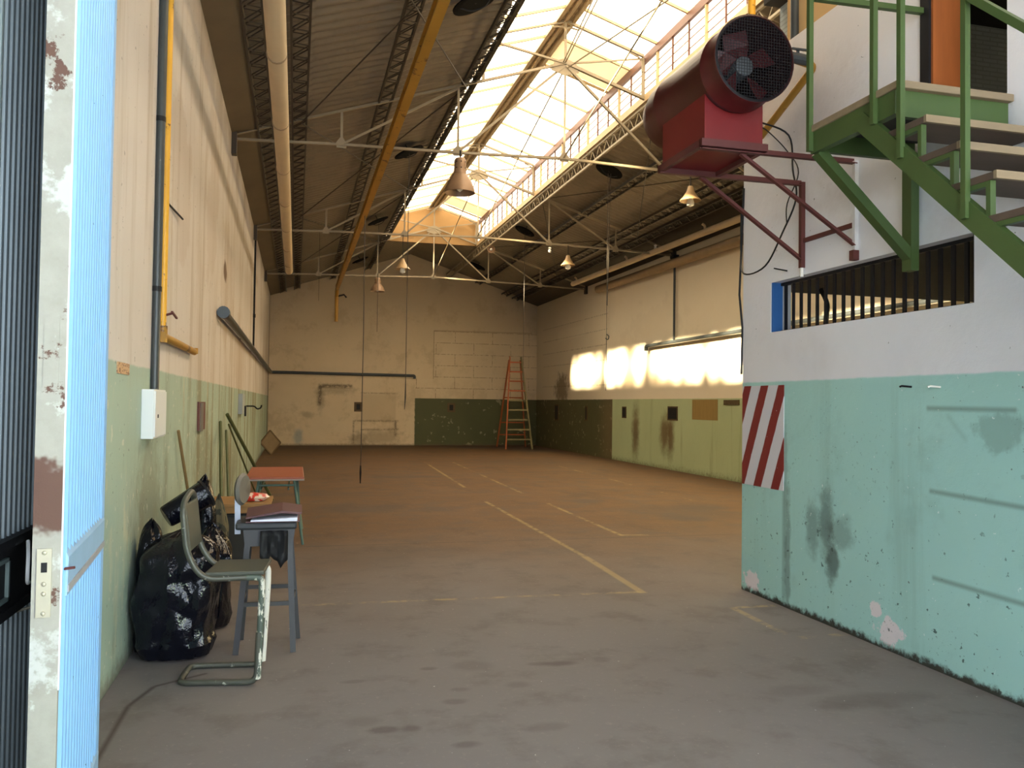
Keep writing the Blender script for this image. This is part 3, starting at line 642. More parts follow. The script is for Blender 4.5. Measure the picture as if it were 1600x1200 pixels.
m.build('drum', m_redd, t, True)
MB().lathe((FX, 0, FZ), [(FR-.006, FY0+.002), (FR-.006, FY1-.3), (0, FY1-.28)], 48, 'y').build('drum_lining', paint('lining_dark', L(42, 18, 20), .7), t, True)
m = MB(); m.lathe((FX, 0, FZ), [(FR+.002, FY0-.006), (FR+.01, FY0), (FR+.002, FY0+.006), (FR-.006, FY0)], 48, 'y')
n_ = 28
for k in range(-n_//2+1, n_//2):
    a = k*2*FR/n_; h_ = math.sqrt(FR*FR-a*a)
    m.bar((FX+a, FY0-.004, FZ-h_), (FX+a, FY0-.004, FZ+h_), .0022); m.bar((FX-h_, FY0-.002, FZ+a), (FX+h_, FY0-.002, FZ+a), .0022)
m.build('wire_guard', m_black, t)
MB().lathe((FX, 0, FZ), [(0, FY0+.10), (.055, FY0+.11), (.06, FY0+.14), (.06, FY0+.36), (0, FY0+.37)], 20, 'y').build('motor', paint('motor_grey', (.07, .08, .085), .4), t, True)
for a in range(5):
    th = a*2*PI/5+.5; m = MB(); ca, sa = math.cos(th), math.sin(th); vs = []
    for r_, hw, tw in ((.05, .03, .045), (.12, .055, .04), (.21, .06, .025)):
        for s_ in (-1, 1):
            vs.append((FX+ca*r_-sa*hw*s_, FY0+.16+tw*s_, FZ+sa*r_+ca*hw*s_))
    vs2 = [(x, y+.004, z) for x, y, z in vs]; m._add(vs+vs2, [(0, 2, 3, 1), (2, 4, 5, 3), (6, 7, 9, 8), (8, 9, 11, 10), (0, 1, 7, 6), (4, 10, 11, 5), (0, 6, 8, 2), (2, 8, 10, 4), (1, 3, 9, 7), (3, 5, 11, 9)])
    m.build('blade', m_blade, t)
m = MB(); bx0, bx1, by0, by1, bz0 = 2.225, 2.595, 4.28, 4.84, 2.865
# box with a round saddle cut in its ends
def endp(y):
    pts = [(bx0, bz0), (bx1, bz0), (bx1, FZ-.02)]
    ns = 14
    pts = [(bx0, bz0), (bx1, bz0)]
    for i in range(ns+1):
        x_ = bx1+(bx0-bx1)*i/ns; zz = FZ-math.sqrt(max(0, FR*FR-(x_-FX)**2)); pts.append((x_, zz+.004))
    return pts
m.prism(endp(0), by0, by1, 1); m.build('housing_box', m_red, t)
m = MB()
m.box(bx0-.025, bx1+.025, by0-.02, by0+.012, bz0-.03, bz0+.012); m.box(bx0-.025, bx1+.025, by1-.012, by1+.02, bz0-.03, bz0+.012); m.box(bx0-.025, bx0+.005, by0, by1, bz0-.03, bz0+.012); m.box(bx1-.005, bx1+.025, by0, by1, bz0-.03, bz0+.012)
m.build('base_frame', m_rust, t)
t = thing('wall_bracket', 'red triangular bracket under the far end of the fan', 'bracket', (3.24, 4.83, 2.6), 'red triangular fan brackets')
MB().angle((2.20, 4.83, 2.83), (3.23, 4.83, 2.83), .036).build('arm', m_rust, t); MB().angle((2.48, 4.83, 2.82), (3.22, 4.83, 2.33), .03).build('brace', m_rust, t)
MB().bar((3.225, 4.83, 2.28), (3.225, 4.83, 2.85), .03).build('wall_leg', m_rust, t)
MB().lathe((3.225, 4.83, 2.25), [(0, .03), (.012, .03), (.012, -.03), (0, -.03)], 10).build('bolt', m_bulb, t)
t = thing('wall_bracket', 'red triangular bracket under the near end of the fan, beside the landing brace', 'bracket', (3.24, 4.29, 2.6), 'red triangular fan brackets')
MB().angle((2.21, 4.29, 2.825), (3.23, 4.29, 2.825), .034).build('arm', m_rust, t); MB().angle((2.46, 4.29, 2.81), (3.22, 4.29, 2.33), .028).build('brace', m_rust, t)
MB().bar((3.228, 4.29, 2.29), (3.228, 4.29, 2.84), .026).build('wall_leg', paint('white_leg', (.7, .7, .7), .6), t)
MB().box(3.2, 3.24, 4.27, 4.31, 2.24, 2.3).build('foot_plate', m_rust, t)
# wall rail between the brackets
tag(MB().bar((3.235, 4.29, 2.46), (3.235, 4.83, 2.46), .02, .028).build('wall_strip', m_rust), 'thin rusty strip on the wall joining the two red brackets', 'rail')
# cables
t = MB().tube(smoothpath([(2.72, 4.5, 3.1), (2.95, 4.9, 3.25), (3.2, 4.95, 3.2), (3.2, 4.9, 2.95), (3.2, 4.86, 2.75), (3.19, 5.0, 2.55), (3.18, 5.2, 2.35), (3.16, 5.45, 2.33), (3.22, 5.6, 2.5), (3.22, 5.6, 2.85)]), .006, 6).build('electric_cable', m_black, None, True)
tag(t, 'black cable looping down the office wall below the fan', 'cable')
t = MB().tube(smoothpath([(2.74, 4.6, 3.1), (3.0, 4.9, 3.2), (3.21, 4.98, 3.1), (3.21, 4.85, 2.92), (3.21, 4.98, 2.74), (3.22, 5.0, 2.6)]), .004, 6).build('electric_cable', m_black, None, True)
tag(t, 'second thinner cable beside the black loop, ending higher', 'cable')
t = MB().tube([(3.235, 5.59, 3.0), (3.22, 5.62, 2.2), (3.235, 5.6, 1.95), (3.235, 5.61, 1.6)], .008, 6).build('electric_cable', m_black); tag(t, 'cable hanging at the corner edge of the office wall', 'cable')
# gas pipe and valve near the fan
t = thing('gas_pipe', 'yellow pipe with valve on the wall behind the red fan', 'pipe', (3.2, 4.64, 3.57))
MB().tube(fillet([(3.2, 5.3, 3.30), (3.2, 4.66, 3.56), (2.95, 4.62, 3.58), (2.75, 4.62, 3.58)], .05), .025, 10).build('tube', m_yel, t, True)
m = MB(); m.tube([(2.98, 4.62, 3.58), (3.14, 4.62, 3.57)], .034, 10); m.bar((3.0, 4.61, 3.63), (3.12, 4.61, 3.63), .012); m.tube([(3.05, 4.62, 3.58), (3.05, 4.62, 3.64)], .01, 6); m.build('valve', m_dark, t)
t = MB().tube([(3.15, 5.35, 3.3), (3.15, 5.35, 4.9)], .028, 10).build('gas_pipe', m_yel2, None, True); tag(t, 'vertical yellow pipe rising behind the top of the fan', 'pipe')
t = MB().tube([(3.34, 5.1, 3.2), (3.34, 5.1, 4.9)], .03, 10).build('downpipe', m_dark, None, True); tag(t, 'vertical dark pipe beside the yellow one above the fan', 'pipe')

# ================================================================ GREEN STAIRCASE
m_green = paint('stair_green', L(66, 85, 42), .5, 0, .15, 6)
m_stepd = wood('dark_step_wood', L(84, 68, 56), 'x', .3)
m_step = wood('weathered_step', L(132, 114, 88), 'x', .3)
t = thing('staircase', 'green steel staircase with wooden treads and landing at the upper doorway', 'staircase', (2.9, 3.2, 0))
XO, XI = 2.61, 3.225
MB().box(XO-.02, XI+.005, 3.15, 3.84, 2.80, 2.835).build('landing_board', m_step, t, bevel=.004)
m = MB(); m.box(XO-.01, XO+.03, 3.18, 3.82, 2.69, 2.80); m.build('landing_beam', m_green, t)
m = MB(); m.box(XO+.03, XI, 3.18, 3.21, 2.68, 2.80); m.build('landing_beam', m_green, t)
m = MB(); m.box(XO+.03, XI, 3.79, 3.82, 2.70, 2.80); m.build('landing_beam', m_green, t)
m = MB(); m.box(XO+.03, XI, 3.22, 3.78, 2.79, 2.799); m.build('landing_underside', m_slab, t)
MB().bar((XO+.02, 3.80, 2.70), (XI-.02, 3.80, 2.17), .06, .05).build('brace', m_green, t); MB().bar((XI-.02, 3.80, 2.10), (XI-.02, 3.80, 2.70), .05, .07).build('brace', m_green, t)
rise, run, ty0, tz0 = .17, .185, 2.99, 2.62
slope = rise/run
for x_, nm in ((XO, 's'), (XI-.03, 'i')):
    y0_, z0_ = 3.42, 2.735; y1_, z1_ = 3.42-(2.735-.0)/slope, 0.06
    if nm == 'i': y0_, z0_ = 3.19, 2.735-.23*slope
    MB().bar((x_, y0_, z0_), (x_, y1_, z1_), .035, .085).build('stringer', m_green, t)
for k in range(15):
    yk = ty0-run*k; zk = tz0-rise*k
    if zk < .1: break
    tr = MB().box(XO-.01, XI, yk, yk+.235, zk-.03, zk).build('tread', m_stepd, t, bevel=.002); MB().box(XO-.012, XI+.001, yk-.004, yk+.012, zk-.031, zk+.001).build('nosing', m_step, tr)
    zs = lambda y: 2.735-(3.42-y)*slope
    yy = yk+.03; m = MB(); m.box(XO-.008, XO+.018, yy, yy+.022, zs(yy)-.02, zk-.0505); m.box(XO-.008, XO+.018, yy, yk+.235, zk-.0505, zk-.031); m.build('tread_bracket', m_green, t)
    MB().box(XI-.03, XI-.01, yy, yy+.022, zs(yy)-.02, zk-.031).build('tread_bracket', m_green, t)
def zst(y): return 2.735-(3.42-y)*slope
for (yy, zb, zt) in ((3.81, 2.70, 3.62), (3.31, 2.68, 3.62), (3.13, 2.47, 3.62), (2.76, 2.12, 3.04), (2.2, zst(2.2), zst(2.2)+.92), (1.5, zst(1.5), zst(1.5)+.92), (.8, zst(.8), zst(.8)+.92)):
    MB().box(XO-.035, XO-.01, yy-.013, yy+.013, zb, zt).build('rail_post', m_green, t)
MB().bar((XO-.02, 3.81, 3.52), (WX, 3.745, 3.50), .03, .03).build('handrail', m_green, t)
MB().bar((XO-.02, 3.13, 3.61), (XO-.02, 3.82, 3.61), .03, .03).build('handrail', m_green, t)
MB().bar((XO-.02, 2.79, 3.06), (XO-.02, .6, 3.06-2.19*slope), .035, .03).build('handrail', m_green, t)
MB().bar((XO-.02, 2.79, 3.06), (XO-.02, 3.14, 3.06+.35*slope), .035, .03).build('handrail', m_green, t)

# furniture glimpsed in the upper room
t = thing('armchair', 'dark round-backed chair glimpsed through the upper doorway', 'chair', (4.05, 4.3, 2.84))
m = MB(); pts = []
for i in range(13):
    a = PI*i/12; pts.append((4.02-.2*math.cos(a), 3.16+.2*math.sin(a)))
m.prism([(3.82, 3.02)]+pts+[(4.22, 3.02)], 4.28, 4.33, 1); m.build('backrest', m_black, t)
MB().box(3.82, 4.22, 3.9, 4.3, 3.02, 3.1).build('seat', m_black, t)
for x_ in (3.84, 4.2):
    for y_ in (3.92, 4.28): MB().box(x_-.015, x_+.015, y_-.015, y_+.015, 2.84, 3.04).build('leg', m_black, t)
tag(MB().box(4.62, 4.70, 5.405, 5.42, 3.98, 4.1).build('light_switch', m_black), 'small dark switch on the grey brick wall of the upper room', 'switch')

# hazard stripe panel painted at the office corner
g = G('hazard_stripes'); x, y, z = g.xyz()
d_ = g.M('ADD', g.M('MULTIPLY', g.M('SUBTRACT', 5.6, y), -.95), g.M('MULTIPLY', z, 0.42)); d_ = g.M('ADD', d_, g.M('MULTIPLY', g.M('SUBTRACT', g.noise(12, 3), .5), .012))
fr = g.M('FRACT', g.M('DIVIDE', g.M('ADD', d_, 5.09), .215)); st_ = g.M('MULTIPLY', g.smooth(fr, .02, .05), g.smooth(fr, .5, .47))
chip = g.smooth(g.noise(38, 3, .6), .70, .73); c = g.mix(st_, (.66, .66, .70), (.22, .022, .02)); c = g.mix(chip, c, (.7, .7, .72)); m_haz = g.done(c, .6)
tag(MB().box(WX-.004, WX, 5.05, 5.595, .785, 1.51).build('warning_sign', m_haz), 'red and white diagonal hazard stripe panel at the office wall corner', 'sign')
for (y_, z_, lab) in ((3.83, 1.475, 'dark wall plug with a screw, left one above the aqua paint'), (3.62, 1.47, 'pale wall plug hanging right of the dark screw')):
    tag(MB().tube([(3.24, y_, z_), (3.20, y_+.03, z_+.005), (3.19, y_+.035, z_)], .006, 6).build('screw', m_black if y_ > 3.7 else m_bulb), lab, 'screw')
tag(MB().tube([(3.24, 5.02, 2.29), (3.16, 5.06, 2.31)], .005, 6).build('nail', m_black), 'long bent nail in the wall above the barred opening', 'nail')
tag(MB().tube(smoothpath([(3.55, 5.0, 1.75), (3.6, 5.1, 1.95), (3.68, 5.2, 2.1), (3.7, 5.3, 2.22)]), .018, 6).build('hose', m_black, None, True), 'dark hose hanging behind the window bars', 'hose')

# ================================================================ GATE LEAVES ON THE LEFT
g = G('blue_gate_paint'); x, y, z = g.xyz(); n1 = g.noise(6, 5, .6, sc=(1, 1, .15)); n2 = g.noise(30, 3, .6)
c = g.mix(n1, (.21, .43, .76), (.26, .49, .80)); c = g.mix(g.smooth(n2, .72, .75), c, (.03, .05, .09)); m_gblue = g.done(c, .5, 0, .4)
m_grail = paint('gate_rail_paint', L(138, 172, 204), .5, 0, .12, 9)
g = G('flaking_gate_edge'); n1 = g.noise(5, 6, .65, off=(1, 2, 3)); n2 = g.noise(14, 6, .7); x, y, z = g.xyz()
c = g.mix(n2, (.38, .37, .33), (.24, .23, .19)); c = g.mix(g.smooth(n1, .54, .60), c, (.46, .47, .44)); rr = g.spot(x, z, -.61, 1.08, .3, .09, .2, .8, 7); rr = g.M('MAXIMUM', rr, g.smooth(g.noise(7, 6, .7, off=(6, 6, 6)), .60, .64))
c = g.mix(rr, c, (.10, .05, .035)); g.bump(n2, .4, .004); m_edge = g.done(c, .7)
A = Vector((-.605, 2.4, 0)); B = Vector((-.672, 3.17, 0)); dd = (B-A).normalized(); nn = Vector((dd.y, -dd.x, 0))   # nn faces into the hall
if nn.x < 0: nn = -nn
LH = 3.4; th = .03
t = thing('gate_leaf', 'sky-blue ribbed sheet metal gate leaf with flaking edge, folded open at left', 'gate', (A.x, A.y, 0))
m = MB(); n_ = 60; Ln = (B-A).length; vs = []; fs = []
F0 = A+nn*.024
for i in range(n_+1):
    p = F0+dd*(Ln*i/n_)+nn*(.009 if i % 4 in (1, 2) else 0)
    vs += [(p.x, p.y, .02), (p.x, p.y, LH)]
for i in range(n_): fs.append((2*i, 2*i+2, 2*i+3, 2*i+1))
m._add(vs, fs); m.build('ribbed_panel', m_gblue, t)
def leafbox(a0, a1, n0, n1, z0, z1):
    m = MB(); c = [A+dd*a0+nn*n0, A+dd*a1+nn*n0, A+dd*a1+nn*n1, A+dd*a0+nn*n1]
    m._add([(p.x, p.y, z) for z in (z0, z1) for p in c], [(3, 2, 1, 0), (4, 5, 6, 7), (0, 1, 5, 4), (1, 2, 6, 5), (2, 3, 7, 6), (3, 0, 4, 7)]); return m
leafbox(-.02, .01, -.042, .024, .01, LH).build('edge_stile', m_edge, t)
leafbox(.01, Ln, -.042, .02, .02, LH-.01).build('core', m_dark, t)
leafbox(Ln-.07, Ln+.0, .026, .034, .02, LH).build('hinge_stile', m_gblue, t)
def leafprism(a0, a1, prof):
    m = MB(); c = [A+dd*a+nn*n for a in (a0, a1) for n, z in prof]; k = len(prof)
    m._add([(p.x, p.y, prof[i % k][1]) for i, p in enumerate(c)], [tuple(range(k))[::-1], tuple(range(k, 2*k))]+[(i, (i+1) % k, k+(i+1) % k, k+i) for i in range(k)]); return m
leafprism(.01, Ln-.02, [(.022, .83), (.036, .835), (.038, .935), (.022, .968)]).build('cross_rail', m_grail, t)
leafbox(-.0195, -.012, .022, .0275, .6, LH).build('painted_highlight', paint('painted_highlight', (.8, .8, .8), .4), t)  # white strip standing in for the highlight between edge and blue face
leafbox(.01, Ln-.02, .036, .04, .845, .862).build('rail_lip', paint('rail_lip', L(150, 150, 155)), t)
leafprism(.01, Ln-.02, [(.022, .02), (.036, .02), (.037, .14), (.022, .175)]).build('kick_plate', m_grail, t)
m_lock = paint('worn_lock_steel', L(176, 170, 150), .4, .5, .15, 12)
lk = leafbox(-.026, -.02, -.030, .004, .79, .965).build('lock_plate', m_lock, t)
def lkbox(n0, n1, z0, z1, mat, nm): leafbox(-.0275, -.0255, n0, n1, z0, z1).build(nm, mat, lk)
lkbox(-.02, -.006, .905, .93, m_black, 'latch_slot'); 
for zz in (.85, .83, .955, .80):
    q = A+dd*(-.026)+nn*(-.013); MB().lathe((q.x, q.y, zz if zz != .83 else .875), [(0, -.004), (.005, -.003), (.006, 0), (0, 0)], 12, 'y').build('rivet', m_lock, lk)
q = A+nn*.024; MB().tube([(q.x, q.y+.01, .905), (q.x+.03, q.y, .91)], .004, 6).build('latch_pin', m_rust, t)
# recessed plate outline higher on the edge
leafbox(-.0225, -.02, -.028, .008, 1.38, 1.56).build('cover_plate', m_edge, t)
# dark folded leaf
m_gdark = paint('dark_gate_paint', L(112, 122, 124), .45, .3, .2, 5)
t = thing('gate_leaf', 'dark grey corrugated gate leaf at the far left edge', 'gate', (-.80, 1.5, 0))
m = MB(); vs = []; fs = []; y = 1.3; P_ = .044; prof = [(0, 0), (.008, .26), (.022, .36), (.024, .5), (.022, .8), (0, .94)]; pts = []
while y < 3.0:
    for dx, f_ in prof: pts.append((-.81+dx, y+P_*f_))
    y += P_
for (x_, y_) in pts: vs += [(x_, y_, .02), (x_, y_, LH)]
for i in range(len(pts)-1): fs.append((2*i, 2*i+2, 2*i+3, 2*i+1))
m._add(vs, fs); m.build('corrugated_panel', m_gdark, t)
MB().box(-.84, -.815, 1.3, 3.02, .02, LH).build('backing', m_black, t)
MB().box(-.80, -.765, 1.3, 3.0, .93, .955).build('cross_rail', m_black, t); MB().box(-.80, -.765, 1.3, 3.0, .735, .76).build('cross_rail', m_black, t)
MB().box(-.79, -.776, 1.3, 3.0, .76, .93).build('lock_panel', m_black, t)
m = MB(); m.box(-.775, -.765, 2.45, 2.62, .895, .905); m.box(-.775, -.765, 2.45, 2.62, .785, .795); m.box(-.775, -.765, 2.61, 2.62, .785, .905); m.box(-.775, -.765, 2.45, 2.46, .785, .905)
m.build('lock_frame', paint('lock_frame_grey', L(90, 104, 100)), t)
MB().tube(smoothpath([(-.755, 2.74, .93), (-.74, 2.69, .90), (-.735, 2.67, .86), (-.74, 2.69, .82), (-.755, 2.76, .805)]), .0055, 8).build('handle', paint('white_handle', (.75, .76, .74), .4), t, True)
MB().tube([(-.775, 2.72, .73), (-.75, 2.77, .73)], .004, 6).build('bolt', m_lock, t)

# ================================================================ LEFT WALL FITTINGS
t = thing('pipe', 'black vertical conduit running up from the white meter box', 'pipe', (-.8, 5.2, 1.4))
MB().tube([(-.80, 5.22, 1.40), (-.795, 5.22, 4.7)], .026, 12).build('tube', m_dark, t, True)
m = MB(); 
for z_ in (2.0, 3.0, 4.0): m.tube([(-.80, 5.22, z_-.015), (-.80, 5.22, z_+.015)], .03, 12)
m.build('collar', m_black, t, True)
t = thing('gas_pipe', 'yellow gas pipe down the left wall, with tap and horizontal run', 'pipe', (-.79, 5.36, 1.73))
MB().tube(fillet([(-.79, 5.40, 4.75), (-.79, 5.40, 1.74)], .04), .023, 12).build('tube', m_yel2, t, True)
MB().tube([(-.785, 5.37, 1.735), (-.785, 7.0, 1.735)], .026, 12).build('run', m_yel, t, True)
m = MB(); m.tube([(-.79, 5.4, 1.80), (-.79, 5.4, 1.70)], .031, 10); m.tube([(-.785, 7.0, 1.72), (-.785, 7.0, 1.765)], .03, 10); m.build('elbow', m_yel, t, True)
m = MB(); m.tube([(-.79, 5.40, 1.86), (-.73, 5.40, 1.88)], .008, 6); m.bar((-.735, 5.38, 1.885), (-.725, 5.52, 1.86), .012, .01); m.build('tap_lever', m_rust, t)
g = G('meter_box_white'); m_white = g.done((.72, .74, .72), .45)
t = thing('meter_box', 'white metal meter box on the left wall at the foot of the conduit', 'box', (-.8, 5.1, 1.27))
MB().box(-.82, -.755, 4.93, 5.35, 1.135, 1.41).build('body', m_white, t, bevel=.004); MB().box(-.756, -.748, 4.94, 5.34, 1.145, 1.40).build('door', m_white, t, bevel=.002)
MB().box(-.7485, -.745, 5.02, 5.04, 1.25, 1.27).build('lock', m_black, t)
tag(MB().box(-.82, -.808, 5.36, 5.75, 1.15, 1.40).build('backing_board', wood('tan_board', L(150, 120, 80), 'z')), 'tan board on the wall beside the white meter box', 'board')
g = G('notice_card'); x, y, z = g.xyz(); c = g.mix(g.smooth(g.noise(60, 3, .6, sc=(1, .4, 1.2)), .5, .6), (.52, .33, .18), (.22, .12, .07)); m_note = g.done(c, .8)
tag(MB().box(-.82, -.815, 4.26, 4.55, 1.475, 1.53).build('notice', m_note), 'small brown notice at the top of the green paint near the gate', 'notice')
t = thing('switch_box', 'dark narrow recessed switch box on the green left wall', 'switch', (-.82, 7.9, 1.2))
MB().box(-.82, -.805, 7.62, 8.15, 1.09, 1.34).build('frame', m_rust, t); MB().box(-.806, -.80, 7.7, 7.95, 1.08, 1.33).build('cover', paint('switch_grey', (.10, .10, .10)), t)
t = thing('switch_box', 'light grey switch box farther along the left wall, with a hook', 'switch', (-.82, 13.2, 1.3))
MB().box(-.82, -.76, 12.9, 13.5, 1.16, 1.46).build('body', paint('switch_pale', (.32, .36, .36)), t); MB().box(-.76, -.74, 13.4, 13.6, 1.12, 1.28).build('lever_guard', m_black, t)
MB().tube(fillet([(-.80, 14.5, 1.27), (-.66, 14.5, 1.27), (-.62, 14.5, 1.22), (-.56, 14.5, 1.24), (-.55, 14.5, 1.29)], .03), .012, 8).build('hook', m_black, t)
t = thing('pipe', 'black pipe with capped end along the left wall, turning along the back wall', 'pipe', (-.75, 9.2, 2.27))
MB().tube(fillet([(-.75, 9.2, 2.28), (-.75, 26.62, 2.26), (3.68, 26.62, 2.24), (3.68, 26.62, 2.14)], .06), .045, 12).build('tube', m_dark, t, True)
MB().tube([(-.75, 9.17, 2.28), (-.75, 9.3, 2.28)], .065, 14).build('end_cap', paint('cap_grey', L(72, 80, 84), .4, .3), t, True)
m = MB()
for y_ in (9.6, 13, 16, 19, 22, 25): m.tube([(-.82, y_, 2.28), (-.75, y_, 2.28)], .012, 6)
m.build('wall_clip', m_black, t)
t = thing('conduit', 'thin dark vertical conduit down to the black pipe on the left wall', 'pipe', (-.8, 16.6, 2.3))
MB().tube([(-.80, 16.6, 4.72), (-.80, 16.6, 2.34)], .018, 8).build('tube', m_black, t, True); MB().tube([(-.80, 16.6, 2.95), (-.80, 16.6, 3.02)], .028, 8).build('collar', m_black, t, True)
tag(MB().tube([(-.82, 5.75, 2.62), (-.79, 6.2, 2.62)], .007, 6).build('nail', m_black), 'long horizontal spike in the left wall beside the yellow pipe', 'nail')

# sockets on the far walls
def sock(x, y, z, label, sx=0, sy=0, h=.22, w_=.16):
    t = thing('wall_socket', label, 'socket', (x, y, z), 'open wall sockets in the hall')
    if sx: MB().box(x-.012, x, y-w_/2-.04, y+w_/2+.04, z-h/2-.03, z+h/2+.03).build('plate', m_sockf, t); MB().box(x-.016, x-.011, y-w_/2, y+w_/2, z-h/2, z+h/2).build('opening', m_black, t)
    else: MB().box(x-w_/2-.05, x+w_/2+.05, y-.012, y, z-h/2-.04, z+h/2+.04).build('plate', m_sockf, t); MB().box(x-w_/2+.02, x+w_/2-.02, y-.016, y-.011, z-h/2+.02, z+h/2-.02).build('opening', m_black, t)
    return t
m_sockf = paint('socket_plate', L(92, 74, 50), .8, 0, .3, 12)
sock(1.92, YB, 1.22, 'dark socket on the whitewashed part of the back wall', sy=1)
sock(4.9, YB, 1.23, 'dark socket on the olive paint of the back wall', sy=1)
for y_, z_, h_, w_, lab in ((24.45, 1.13, .42, .28, 'tall dark socket on the right wall nearest the back corner'), (21.75, 1.14, .34, .1, 'narrow dark socket on the olive right wall, second from the corner'), (19.0, 1.2, .22, .18, 'dark socket just where the right wall turns light green'), (16.3, 1.21, .24, .4, 'wide framed socket hole on the light green right wall')):
    sock(XR, y_, z_, lab, sx=1, h=h_, w_=w_)
tag(MB().box(XR-.006, XR, 14.35, 15.4, 1.10, 1.50).build('cover_board', wood('brown_board', L(150, 124, 70), 'z', .2)), 'brown square board on the light green right wall', 'board')
tag(MB().box(XR-.02, XR, 13.55, 14.1, 1.40, 1.49).build('name_plate', paint('sooty_plate', L(86, 72, 44), .8, 0, .6, 20)), 'small sooty plate near the office corner on the right wall', 'plate')

# ================================================================ STEPLADDER
m_lad = wood('ladder_wood_red', L(150, 78, 40), 'z'); m_lad2 = wood('ladder_wood_grey', L(120, 112, 78), 'z')
t = thing('stepladder', 'tall wooden A-frame stepladder standing open by the back wall', 'ladder', (6.6, 25, 0))
FL = [(6.16, 24.35), (6.98, 24.35)]; BL = [(6.25, 25.9), (7.2, 25.9)]; TOP = [(6.44, 25.15), (6.80, 25.15)]; TZ = 2.85
for k in range(2):
    a = (FL[k][0]+(.32 if k == 0 else 0), FL[k][1], 0); m = MB(); m.bar((FL[k][0], FL[k][1], 0), (TOP[k][0], TOP[k][1]-.05, TZ), .04, .06); m.build('front_stile', m_lad2 if k else m_lad, t)
    m = MB(); m.bar((BL[k][0]+.0, BL[k][1], 0), (TOP[k][0], TOP[k][1]+.05, TZ-.1), .035, .05); m.build('rear_stile', m_lad, t)
for i in range(9):
    f_ = (i+1)/9.6; p = Vector((FL[0][0], FL[0][1], 0)).lerp(Vector((TOP[0][0], TOP[0][1]-.05, TZ)), f_); q = Vector((FL[1][0], FL[1][1], 0)).lerp(Vector((TOP[1][0], TOP[1][1]-.05, TZ)), f_)
    MB().bar(p, q, .035, .045).build('rung', m_lad if i > 4 else m_lad2, t)
for i in (1, 2, 4):
    f_ = i/7; p = Vector((BL[0][0], BL[0][1], 0)).lerp(Vector((TOP[0][0], TOP[0][1]+.05, TZ-.1)), f_); q = Vector((BL[1][0], BL[1][1], 0)).lerp(Vector((TOP[1][0], TOP[1][1]+.05, TZ-.1)), f_)
    MB().bar(p, q, .025, .04).build('rear_rung', m_lad, t)

# ================================================================ CLUTTER BY THE LEFT WALL
g = G('chipped_chair_steel'); n1 = g.noise(22, 6, .7, g.obj()); z_ = g.add('ShaderNodeSeparateXYZ'); g.l.new(g.obj(), z_.inputs[0])
c = g.mix(g.noise(9, 5, .6, g.obj()), (.055, .058, .046), (.10, .10, .08)); m_ch0 = g.done(g.mix(g.smooth(n1, .62, .66), c, (.42, .42, .36)), .45, .3)
g = G('peeling_chair_leg'); n1 = g.noise(28, 6, .7, g.obj(), sc=(1, 1, .4)); c = g.mix(g.smooth(n1, .52, .56), (.07, .09, .07), (.62, .60, .50)); m_ch1 = g.done(c, .5)
g = G('pale_chair_leg'); n1 = g.noise(28, 6, .7, g.obj(), sc=(1, 1, .4)); c = g.mix(g.smooth(n1, .6, .64), (.70, .67, .57), (.12, .12, .09)); m_ch2 = g.done(c, .5)
m_vinyl = paint('olive_vinyl', L(68, 70, 60), .55, 0, .15, 14)
t = thing('cantilever_chair', 'old metal cantilever chair with olive seat and peeling front legs', 'chair', (-.35, 4.3, 0))
r_ = .0145
xa, xf, xb = -.51, -.150, -.43        # back of base, front legs, seat back
yn, yf = 4.17, 4.45; zs_ = .53
base = fillet([(xf+.0, yn, .25), (xf-.005, yn, r_), (xa, yn+.06, r_), (xa+.02, yf+.04, r_), (xf+.01, yf, r_), (xf+.01, yf, .25)], .05)
MB().tube(base, r_, 10).build('base_frame', m_ch0, t, True)
MB().tube(fillet([(xf, yn, .03), (xf+.01, yn+.01, .42), (xf+.01, yn+.01, zs_-.02), (xf-.06, yn+.01, zs_-.02)], .05), r_+.0015, 10).build('front_leg', m_ch1, t, True)
MB().tube(fillet([(xf+.012, yf, .03), (xf+.03, yf+.01, .42), (xf+.03, yf+.01, zs_-.02), (xf-.04, yf+.01, zs_-.02)], .04), r_+.0015, 10).build('front_leg', m_ch2, t, True)
sf = fillet([(xf-.05, yn+.01, zs_-.02), (xb+.02, yn, zs_-.02), (xb-.05, yn, zs_+.10), (xb-.075, yn, .86), (xb-.055, (yn+yf)/2+.02, .915), (xb-.055, yf+.03, .865), (xb-.03, yf+.03, zs_+.10), (xb+.05, yf+.02, zs_-.02), (xf-.03, yf+.01, zs_-.02)], .07, 6)
MB().tube(sf, r_, 10).build('back_frame', m_ch0, t, True)
MB().prism([(xb+.03, yn-.0), (xf+.02, yn-.005), (xf+.045, yf+.03), (xb+.07, yf+.05)], zs_-.008, zs_+.012, 2).build('seat', m_vinyl, t, bevel=.006)
m = MB(); vs = []
pb = [(-.055+xb, yn+.012, zs_+.11), (-.035+xb, yf+.02, zs_+.11), (-.06+xb, yf+.02, .86), (-.08+xb, yn+.012, .86)]
for dx in (0, .014): vs += [(p[0]+dx+.008, p[1], p[2]) for p in pb]
m._add(vs, [(3, 2, 1, 0), (4, 5, 6, 7), (0, 1, 5, 4), (1, 2, 6, 5), (2, 3, 7, 6), (3, 0, 4, 7)]); m.build('backrest', m_vinyl, t, bevel=.006)

